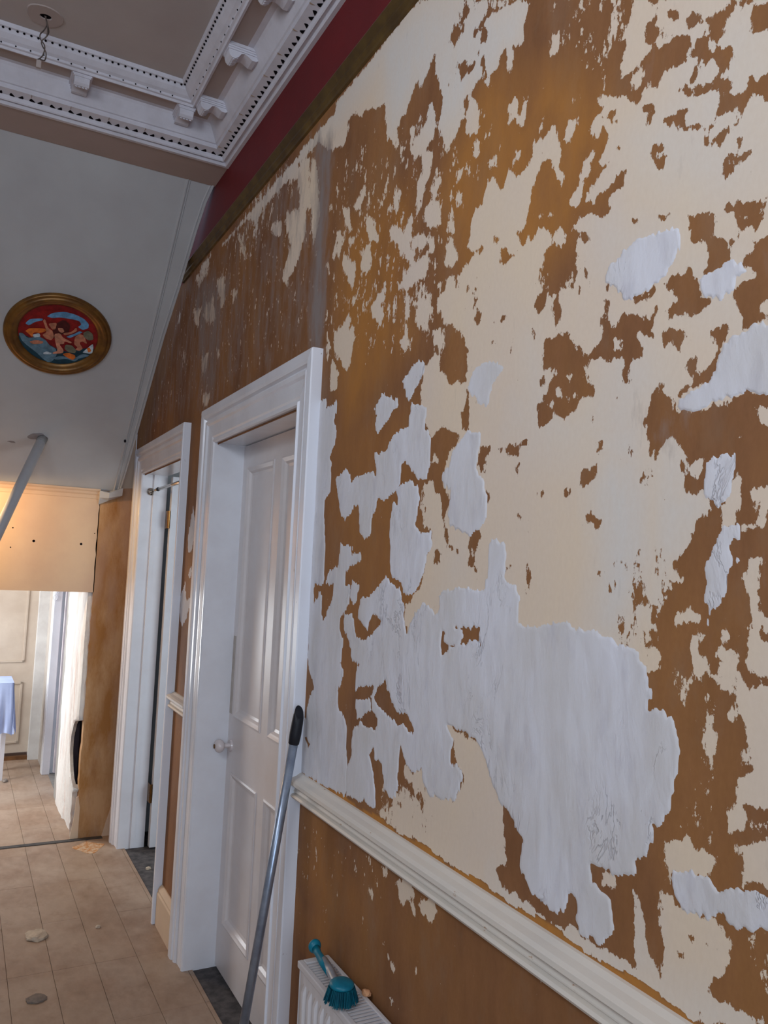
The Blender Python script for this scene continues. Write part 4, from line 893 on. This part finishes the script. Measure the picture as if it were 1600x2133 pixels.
# curtain rod sprung across the second door opening
rod = tag(empty('curtain_rod', (.95, 4.66, 1.985)), 'chrome tension rod spanning the top of the open second doorway', 'rod')
MB().tube([(.938, D2[0]+.004, 1.985), (.938, 4.46, 1.985)], .0095, 14).build('outer_tube', chrome, rod, True)
MB().tube([(.938, 4.44, 1.985), (.938, 4.65, 1.985)], .0075, 14).build('inner_tube', chrome, rod, True)
MB().tube([(.938, 4.452, 1.985), (.938, 4.468, 1.985)], .0115, 14).build('collar', black_rubber, rod)
MB().tube([(.938, 4.6595, 1.985), (.938, 4.652, 1.985), (.938, 4.648, 1.985), (.938, 4.640, 1.985)], [.0225, .021, .013, .010], 20).build('end_cup', chrome, rod, True, auto=40)
MB().tube([(.938, D2[0]+.0005, 1.985), (.938, D2[0]+.008, 1.985), (.938, D2[0]+.02, 1.985)], [.0225, .020, .011], 20).build('end_cup', chrome, rod, True, auto=40)

# ------------------------------------------------------------------ rails and skirtings
DP = [(0, 1.010), (.006, 1.009), (.016, 1.003), (.030, .999), (.038, .994), (.0385, .985), (.033, .980), (.022, .978), (.018, .970), (.022, .963), (.022, .960), (.016, .958), (.027, .955), (.031, .950), (.027, .944), (.016, .942), (.012, .934), (0, .932)]
def dado(y0, y1, nm): return tag(MB().loft([[(W-t_, y, z) for t_, z in DP] for y in np.linspace(y0, y1, 12)]).build(nm, dado_m), kind='structure')
dado(-2.6, 2.152, 'trim_2'); dado(3.352, 3.648, 'trim_3')
PP = [(0, 3.072), (.010, 3.070), (.016, 3.062), (.022, 3.060), (.026, 3.050), (.020, 3.040), (.014, 3.030), (.016, 3.018), (.010, 3.008), (.008, 3.0), (0, 2.998)]
pr = MB(); pr.loft([[(W-t_, y, z) for t_, z in PP] for y in (-2.6, 4.0)]); tag(pr.build('trim_4', rail_gilt), kind='structure')
SP = [(0, 0), (.024, 0), (.024, .135), (.020, .142), (.020, .150), (.012, .162), (.004, .168), (0, .168)]
def skirt(y0, y1, nm, m): return tag(MB().loft([[(W-t_, y, z) for t_, z in SP] for y in (y0, y1)]).build(nm, m), kind='structure')
skirt(3.352, 3.648, 'baseboard_right', cream_wall); skirt(-2.6, 2.138, 'baseboard_right', cream_wall)
# ------------------------------------------------------------------ floor
flo = MB(); flo.box(-1.42, .926, -2.6, 9.0, -.10, -.006); floor = tag(flo.build('floor', joint_m), kind='structure')
PX_, PY_ = .1585, .445
tb = MB().box(0, PX_-.0016, 0, PY_-.0007, -.0075, 0).build('board', tile_m, floor, bevel=.0004)
first = True
def tile(x, y, z, sx=1., sy=1.):
    global first
    o = tb if first else tb.copy()
    if not first: COL.objects.link(o); o.parent = floor
    first = False; o.location = (x, y, z); o.scale = (sx, sy, 1)
rt = random.Random(11)
for i in range(-5, 6):
    x = .435-.0+(i-0)*PX_-.0
    for j in range(0, 11):
        y = 2.505+j*PY_
        if y > 7.2: continue
        sx = 1.
        if x+PX_ > .926: sx = (.926-x)/PX_
        if sx <= .05: continue
        tile(x, y, rt.uniform(-.0004, .0004), sx)
nb_ = MB().box(-1.42, .926, -2.6, 2.503, -.0076, -.0002).build('boards_near_camera', tile_m, floor); tag(nb_, kind='stuff')
lb_ = MB().box(-1.42, .435-5*PX_-.002, 2.503, 8.9, -.0076, -.0002).build('boards_left', tile_m, floor); tag(lb_, kind='stuff')
tag(box('trim_5', -.35, .84, 4.868, 4.905, -.0008, .0035, plain('worn_black_strip', srgb(52, 50, 50), srgb(80, 76, 74), .6, .3, 30)), kind='structure')
# rust coloured stain patch by the strip is bare adhesive: thin skin on the floor
st_ = MB(); pts = [(.72+.075*math.cos(a)*(1+.25*math.sin(3*a))+.03, 4.74+.085*math.sin(a)*(1+.2*math.cos(4*a)), .0) for a in [2*math.pi*k/30 for k in range(30)]]
st_.loft([[(x, y, -.002) for x, y, _ in pts], [(x, y, .0012) for x, y, _ in pts]])
def m_rust():
    t = NT('orange_adhesive_stain', .7, .2, True); t.col(t.mix(t.ramp(t.noise(45, 6, .7), .42, .58), srgb(196, 170, 142), srgb(178, 118, 62))); return t.m
st_.build('adhesive_stain', m_rust(), floor)

# ------------------------------------------------------------------ passage beyond the low opening
tag(box('ceiling_passage', -1.42, .9, 5.02, 7.6, 2.3, 2.36, soffit_white), kind='structure')
pj = MB(); pj.box(.642, .9, 6.44, 6.50, 0, 2.3)
tag(pj.build('door_3', plain('bright_white_gloss', srgb(226, 228, 230), srgb(214, 214, 214), .3, .4), bevel=.003), kind='structure')
dd3 = D.objects['door_3']
box('architrave_side', .645, .70, 6.405, 6.44, 0, 2.2, gloss_white, dd3, .004)
box('threshold', .690, .9, 5.83, 6.44, -.02, .001, plain('grey_threshold', srgb(140, 134, 126), srgb(120, 114, 108), .7, .2, 20), dd3)
MB().box(.72, .76, 6.36, 6.403, .02, 2.1).build('door_edge', plain('stripped_paint', srgb(214, 204, 205), srgb(198, 186, 188), .5, .3, 10), dd3)
hk = MB(); hk.tube([(.655, 6.42, 1.36), (.648, 6.40, 1.345), (.655, 6.39, 1.33), (.665, 6.40, 1.322)], .004, 8); hk.tube([(.650+.012*math.cos(a), 6.395, 1.29+.022*math.sin(a)) for a in np.linspace(0, 6.28, 16)], .0028, 6)
tag(hk.build('hook', cable_hook), 'small white plastic hook loop on the passage door frame', 'hook')
tag(box('wall_passage', .66, .9, 6.50, 7.0, 0, 2.3, plain('passage_cream', srgb(190, 182, 172), srgb(170, 160, 152), .7, .2)), kind='structure')
pe = MB(); pe.box(.585, .665, 6.90, 6.96, 0, 2.3); pe.box(-1.42, -.38, 6.9, 6.96, 0, 2.3).box(-.38, .585, 6.9, 6.96, 2.05, 2.3)
tag(pe.build('wall_passage_end', plain('passage_frame', srgb(206, 204, 200), srgb(190, 186, 182), .5, .3), bevel=.003), kind='structure')
tag(box('wall_back_passage', -1.42, .9, 8.2, 8.25, 0, 2.4, cream_wall), kind='structure')
d4 = tag(empty('door_4', (.58, 7.0, 0)), kind='structure')
m4 = plain('cream_door_paint', srgb(198, 184, 168), srgb(184, 168, 152), .45, .3, 5)
f4 = MB(); P4 = [(.075, .375, .88, 1.9), (.075, .375, .10, .70)]
def dbox(mb, a0, a1, z0, z1, d0, d1):   # leaf local: a along the leaf from its right edge, slightly ajar
    ca, sa = math.cos(math.radians(6)), math.sin(math.radians(6))
    vs = []
    for z in (z0, z1):
        for a, d in ((a0, d0), (a1, d0), (a1, d1), (a0, d1)): vs.append((.585-a*ca-d*sa, 6.955+a*sa*-1+d*ca, z))
    mb.add(vs, [(0, 3, 2, 1), (4, 5, 6, 7), (0, 1, 5, 4), (1, 2, 6, 5), (2, 3, 7, 6), (3, 0, 4, 7)])
dbox(f4, 0, .80, .055, 2.05, 0, .04); f4.build('leaf', m4, d4)
for a0, a1, z0, z1 in ((.075, .36, .755, 1.85), (.075, .36, .13, .60), (.44, .72, .755, 1.85), (.44, .72, .13, .60)):
    q = MB()
    for b in ((a0, a0+.014, z0, z1), (a1-.014, a1, z0, z1), (a0, a1, z0, z0+.014), (a0, a1, z1-.014, z1)): dbox(q, *b, -.009, .001)
    q.build('panel_moulding', m4, d4)
box('sill', .1, .585, 6.93, 7.05, -.006, .028, timber, d4)
# little white table with a draped sheet
tb2 = tag(empty('side_table', (.26, 6.5, 0)), 'small white painted table under a draped sheet beyond the low opening', 'table')
box('tabletop', .06, .405, 6.32, 6.66, .655, .675, gloss_white, tb2, .002)
for x in (.075, .37):
    for y in (6.34, 6.62): MB().loft([[(x+a*s_, y+b*s_, z) for a, b in ((-1, -1), (1, -1), (1, 1), (-1, 1))] for z, s_ in ((0, .012), (.655, .017))]).build('leg', gloss_white, tb2)
sh = MB(); rows = []
for i in range(15):
    v = i/14; row = []
    for j in range(29):
        u = j/28; per = u
        # path over the table: front drop, then side drop at the right
        x = .05+.37*per; drop = v
        fold = .010*math.sin(u*26+v*3)*v+.006*math.sin(u*51+1)*v
        if x < .408: px_, py_ = x, 6.312-fold-.012*v
        else: px_, py_ = .412+fold*.6, 6.312+(x-.408)*3
        row.append((px_+.012*v*u, py_, .684-.395*v*(1-.10*math.sin(u*9)-.16*(1-u))))
    rows.append(row)
sh.loft(rows, cap=False, closed=False)
rows = []
for i in range(13):
    v = i/12; rows.append([(.412+.010*math.sin(k*1.1+v*2)*v+.006*v+.02*v, 6.312+.36*k/12, .684-.36*v*(1-.12*math.sin(k*.7))) for k in range(13)])
sh.loft(rows, cap=False, closed=False)
sh.loft([[(.05, 6.312, .684), (.412, 6.312, .684)], [(.05, 6.672, .684), (.412, 6.672, .684)]], cap=False, closed=False)
tag(sh.build('sheet', cloth_m, smooth=True), 'pale blue-white sheet draped over the small table beyond the opening', 'sheet')

# ------------------------------------------------------------------ painted roundel on the soffit
rd = tag(empty('roundel_picture', tuple(Cc)), 'round painted plaque in a dull gilt frame on the sloping stair soffit', 'picture')
def disc(u, v, n): return Cc+VX*u+VY*v+VN*n
RX, RY = .2475, .2300
prof = [(1.0, 0), (1.0, .006), (.985, .016), (.955, .020), (.93, .017), (.915, .022), (.88, .026), (.84, .022), (.825, .016), (.80, .017), (.775, .012), (.745, .009), (.735, .004), (.73, 0)]
fm = MB(); rings = []
for k in range(73):
    a = 2*math.pi*k/72; rings.append([disc(RX*r*math.cos(a), RY*r*math.sin(a), n) for r, n in prof])
fm.loft(rings, cap=False, closed=False); fm.build('frame', gilt, rd, True)
PAL = dict(red=srgb(138, 20, 26), red2=srgb(150, 24, 26), darkred=srgb(84, 24, 28), teal=srgb(18, 66, 84), cloud=srgb(106, 140, 160), blue=srgb(110, 168, 214), orange=srgb(232, 122, 50), white=srgb(206, 222, 232), flesh=srgb(206, 134, 106), flesh2=srgb(222, 152, 124), grey=srgb(120, 118, 100))
def pm(nm, c):
    t = NT('picture_'+nm, .45, .35); hs_ = tuple(max(0, x*.55) for x in c[:3])+(1,); t.col(t.mix(t.ramp(t.noise(38, 5, .6), .36, .66), c, hs_)); return t.m
mats = {k: pm(k, c) for k, c in PAL.items()}; order = list(mats)
pc = MB(); N_ = 64; cir = [(RX*.75*math.cos(2*math.pi*k/N_), RY*.75*math.sin(2*math.pi*k/N_)) for k in range(N_)]
pc.add([disc(u, v, .003) for u, v in cir], [tuple(range(N_))], order.index('red'))
low = [(u, v) for u, v in cir if v < -.035]; low.sort(key=lambda p: math.atan2(p[1], p[0])); 
low = [p for p in low]; top_ = [(-.168, -.02), (-.12, -.045), (-.06, -.05), (0, -.08), (.06, -.09), (.11, -.06), (.15, -.045)]
poly = low+top_[::-1]
pc.add([disc(u, v, .0034) for u, v in poly], [tuple(range(len(poly)))], order.index('teal'))
PIC = """red2 -89 122 9 144 93 129 150 94 187 40 189 4 151 -30 113 -11 -23 -40 -180 -20 -177 23 -137 82
darkred -21 61 12 94 46 71 45 23 6 2 -43 -44 -30 20
cloud -180 -25 -160 -21 -138 -46 -86 -26 -57 -38 -33 -68 -4 -80 7 -114 -9 -158 -29 -171 -59 -150 -90 -120 -133 -89 -159 -68
cloud -11 -140 21 -120 92 -120 123 -86 160 -88 154 -98 113 -116 95 -142 58 -131 4 -147
blue -66 94 -42 120 10 138 58 134 102 118 129 93 130 67 104 53 81 66 96 82 83 101 41 104 -6 102 -38 91
blue -156 36 -136 66 -81 80 -80 69 -114 53 -138 27
blue 34 -1 73 25 91 44 109 41 81 17 52 -6
orange -152 -6 -131 16 -65 26 -57 14 -82 -4 -115 -7 -115 -37 -134 -19
white -117 -20 -88 -5 -79 -25 -109 -36
flesh -80 69 -71 80 -52 33 -30 20 -19 -12 -30 -37 -58 -29 -74 -11 -56 6 -66 38
flesh -55 58 -16 71 -18 31 -34 28
flesh2 -21 5 5 14 21 -8 65 -26 63 -35 31 -28 30 -46 9 -51 34 -81 33 -100 -14 -114 -15 -105 7 -91 -9 -45
flesh2 -9 42 14 47 24 27 12 16 -3 26
flesh 18 17 58 34 74 64 81 44 59 22 27 6
flesh 75 7 93 29 115 25 139 -24 113 -11 100 -23 122 -54 107 -71 85 -67 97 -51 77 -37
flesh -129 -62 -97 -46 -63 -48 -68 -62 -108 -75
grey 109 41 131 57 155 42 163 8 140 -1 116 16
grey 37 -45 68 -43 93 -70 88 -89 60 -90 36 -72
orange 30 -105 53 -91 89 -98 95 -115 83 -131 57 -122
white 131 -62 163 -14 170 -36 169 -77 122 -77
orange 139 -46 152 -39 163 -60 150 -72
white -59 -114 -43 -102 -19 -106 -21 -115 -55 -122"""
for i, l in enumerate(PIC.splitlines()):
    n, *v = l.split(); v = [float(a)/1000 for a in v]; pts = [(v[k], v[k+1]) for k in range(0, len(v), 2)]
    sm = []
    for k in range(len(pts)):     # round the corners a little
        a = Vector(pts[k-1]); b = Vector(pts[k]); c = Vector(pts[(k+1) % len(pts)]); sm += [a*.2+b*.8, b*.85+(a+c)*.075, c*.2+b*.8]
    from mathutils.geometry import tessellate_polygon
    tri = tessellate_polygon([[Vector((p[0], p[1], 0)) for p in sm]])
    pc.add([disc(p[0]*.99, p[1]*.99, .0038+.00025*i) for p in sm], [tuple(t_) for t_ in tri], order.index(n))
pc.build('painting', [mats[k] for k in order], rd)

# ------------------------------------------------------------------ white pole leaning into the soffit
a = Vector((.347, 4.662, 2.218)); dr = Vector((-.183, -.36, -.5)).normalized(); L_ = a.z/-dr.z
pp = tag(empty('white_pipe', tuple(a+dr*L_)), 'long plain white plastic pipe rising aslant to the sloping soffit', 'pipe')
MB().tube([a+dr*L_, a], .026, 20).build('pipe_body', pipe_white, pp, True)
MB().tube([a+dr*.03, a-dr*.008], [.0265, .0268], 20).build('pipe_collar', plain('mortar_grey', srgb(150, 150, 150), srgb(130, 128, 128), .9, .1, 60, .4), pp, True)

# ------------------------------------------------------------------ extension pole against the door frame
foot = Vector((.712, 2.121, .003)); top = Vector((.868, 2.103, 1.187)); d_ = (top-foot).normalized()
ep = tag(empty('extension_pole', tuple(foot)), 'long silver extension pole with a black tip leaning on the door frame', 'pole')
MB().tube([foot+d_*.04, foot+d_*.30], .0136, 18).build('lower_tube', steel, ep, True)
MB().tube([foot+d_*.29, top-d_*.08], .0126, 18).build('upper_tube', steel, ep, True)
gp = MB(); rings = []
for t_, r, cut in ((.090, .0125, 0), (.087, .0150, 0), (.06, .0165, 0), (.03, .0160, 0), (.012, .0150, .004), (.0, .0125, .016)):
    c = top-d_*t_; x = d_.orthogonal().normalized(); y = d_.cross(x); ring_ = []
    for k in range(16):
        an = 2*math.pi*k/16; o_ = x*math.cos(an)*r+y*math.sin(an)*r; ring_.append(c+o_+d_*cut*(1 if o_.y > 0 else -1)*abs(o_.y)/r)
    rings.append(ring_)
gp.loft(rings); gp.build('tip', black_rubber, ep, True, auto=50)
MB().tube([foot, foot+d_*.05], .0155, 16).build('end_cap', black_rubber, ep)

# ------------------------------------------------------------------ radiator
ra = tag(empty('radiator', (.85, 1.4, 0)), 'white panel radiator with a slotted top grille on the stripped wall below the rail', 'radiator')
RY0, RY1, RX0, RX1, RZ0, RZ1 = .68, 1.872, .806, .888, .13, .632
fp = MB(); n = 33; pitch = (RY1-RY0-.05)/n; prof_ = [(RY0, .812), (RY0+.02, RX0)]
for i in range(n):
    y = RY0+.025+i*pitch; prof_ += [(y, RX0), (y+pitch*.22, RX0), (y+pitch*.36, RX0-.0065), (y+pitch*.64, RX0-.0065), (y+pitch*.78, RX0)]
prof_ += [(RY1-.02, RX0), (RY1, .812)]
def rr(z, flat): return [((RX0 if flat and x < RX0 else x), y, z) for y, x in prof_]
zs3 = [(RZ0, True), (RZ0+.035, True), (RZ0+.05, False), (RZ1-.055, False), (RZ1-.04, True), (RZ1-.018, True)]
rings = [[p for p in rr(z, f)] for z, f in zs3]
rings.append([(x+.004, y, RZ1-.012) for x, y, _ in rr(0, True)]); fp.loft(rings, cap=False, closed=False)
fp.box(.812, .820, RY0+.01, RY1-.01, RZ0, RZ1-.02); fp.build('front_panel', rad_white, ra, True, auto=30)
MB().box(.868, .876, RY0+.01, RY1-.01, RZ0, RZ1-.02).build('rear_panel', rad_white, ra)
for y in (RY0, RY1-.0015): MB().box(.809, RX1-.006, y, y+.0025, RZ0+.01, RZ1-.004).build('side_cover', rad_white, ra)
rim = MB(); rim.box(.802, .816, RY0, RY1, RZ1-.016, RZ1).box(.874, .884, RY0, RY1, RZ1-.016, RZ1).box(.816, .874, RY1-.020, RY1, RZ1-.016, RZ1).box(.816, .874, RY0, RY0+.020, RZ1-.016, RZ1)
rim.build('top_rim', rad_white, ra, bevel=.0025)
gr = MB(); y = RY0+.022
while y < RY1-.022: gr.box(.8155, .8745, y, y+.0066, RZ1-.010, RZ1-.0015); y += .0122
tag(gr.build('grille', rad_white, ra), kind='stuff')
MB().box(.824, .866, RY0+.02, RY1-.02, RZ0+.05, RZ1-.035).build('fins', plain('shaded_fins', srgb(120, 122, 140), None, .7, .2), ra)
for y in (1.72, .85): MB().box(.876, .899, y-.02, y+.02, .25, .50).build('wall_bracket', rad_white, ra)
for y in (RY1-.03, RY0+.03): MB().tube([(.85, y, RZ0+.03), (.85, y, RZ0-.03), (.85, y, -.005)], .0075, 10).build('feed_pipe', brass, ra, True)

# ------------------------------------------------------------------ washing up brush on the radiator
br = tag(empty('dish_brush', (.83, 1.66, RZ1)), 'teal dish brush with a clear handle lying on the radiator top', 'brush')
hp = [Vector((.845, 1.866, .657)), Vector((.843, 1.842, .653)), Vector((.841, 1.81, .649)), Vector((.838, 1.76, .646)), Vector((.832, 1.715, .646)), Vector((.824, 1.688, .652))]
MB().tube(hp[:4], [.011, .0085, .0105, .010], 14).build('grip', teal, br, True)
MB().tube([hp[2]+Vector((.003, 0, .004)), hp[3]+Vector((.001, 0, .002)), hp[4], hp[5]], [.0085, .0105, .0095, .008], 14).build('neck', clear_grey, br, True)
MB().ball(hp[0]+Vector((0, .004, .002)), .0165, 16, 10, (1, .7, 1)).build('handle_end', teal, br, True)
hc = Vector((.818, 1.655, .662)); MB().ball(hc+Vector((0, 0, .010)), .028, 20, 10, (1, 1.05, .38)).build('head', teal, br, True)
bs = MB(); rb = random.Random(5)
for k in range(420):
    a_ = rb.uniform(0, 6.283); r = .029*math.sqrt(rb.random()); p = hc+Vector((r*math.cos(a_), r*math.sin(a_), .006)); t_ = Vector((math.cos(a_)*r*.35, math.sin(a_)*r*.35, -.031+rb.uniform(-.001, .003)))
    q_ = Vector((.0011, 0, 0)); q2 = Vector((0, .0011, 0)); bs.loft([[p-q_, p-q2, p+q_, p+q2], [p+t_-q_, p+t_-q2, p+t_+q_, p+t_+q2]])
tag(bs.build('bristles', plain('dark_teal_bristle', srgb(0, 88, 104), srgb(0, 66, 84), .6, .2, 60), br), kind='stuff')
# ------------------------------------------------------------------ crumbs of plaster
def crumb(name, x, y, z, sx, sy, sz_, m, seed, label, cat='debris'):
    b = MB(); b.ball((0, 0, 0), 1, 12, 8); rnd = random.Random(seed); vs = []
    for v in b.v:
        v = Vector(v); k_ = 1+.35*noise.noise(v*1.7+Vector((seed, 0, 0))); vs.append((v.x*k_*sx, v.y*k_*sy, max(-.55, v.z*k_)*sz_))
    b.v = vs; o = b.build(name, m); o.location = (x, y, z+.55*sz_); return tag(o, label, cat)
crumb('plaster_flake', .402, 3.715, .0, .048, .050, .012, debris_m, 3, 'pale flake of fallen plaster on the floor boards, the larger one')
crumb('plaster_flake', .362, 3.20, .0, .036, .030, .007, debris_g, 8, 'flat grey flake of plaster lowest in the picture on the floor boards')
crumb('plaster_crumb', .648, 3.712, .0, .011, .010, .007, debris_m, 5, 'tiny white plaster crumb on the boards to the right of the large flake')
crumb('plaster_crumb', .985, 4.32, -.004, .014, .012, .008, debris_m, 6, 'small white plaster crumb on the dark threshold of the open second door')
crumb('plaster_crumb', .886, 1.665, RZ1, .010, .013, .007, plain('orange_crumb', srgb(214, 160, 120), None, .9, .1), 9, 'orange-brown plaster crumb on the back edge of the radiator top')
crumb('plaster_flake', .40, 6.30, .0, .020, .035, .010, debris_g, 12, 'grey broken plaster flake by the table leg beyond the low opening')
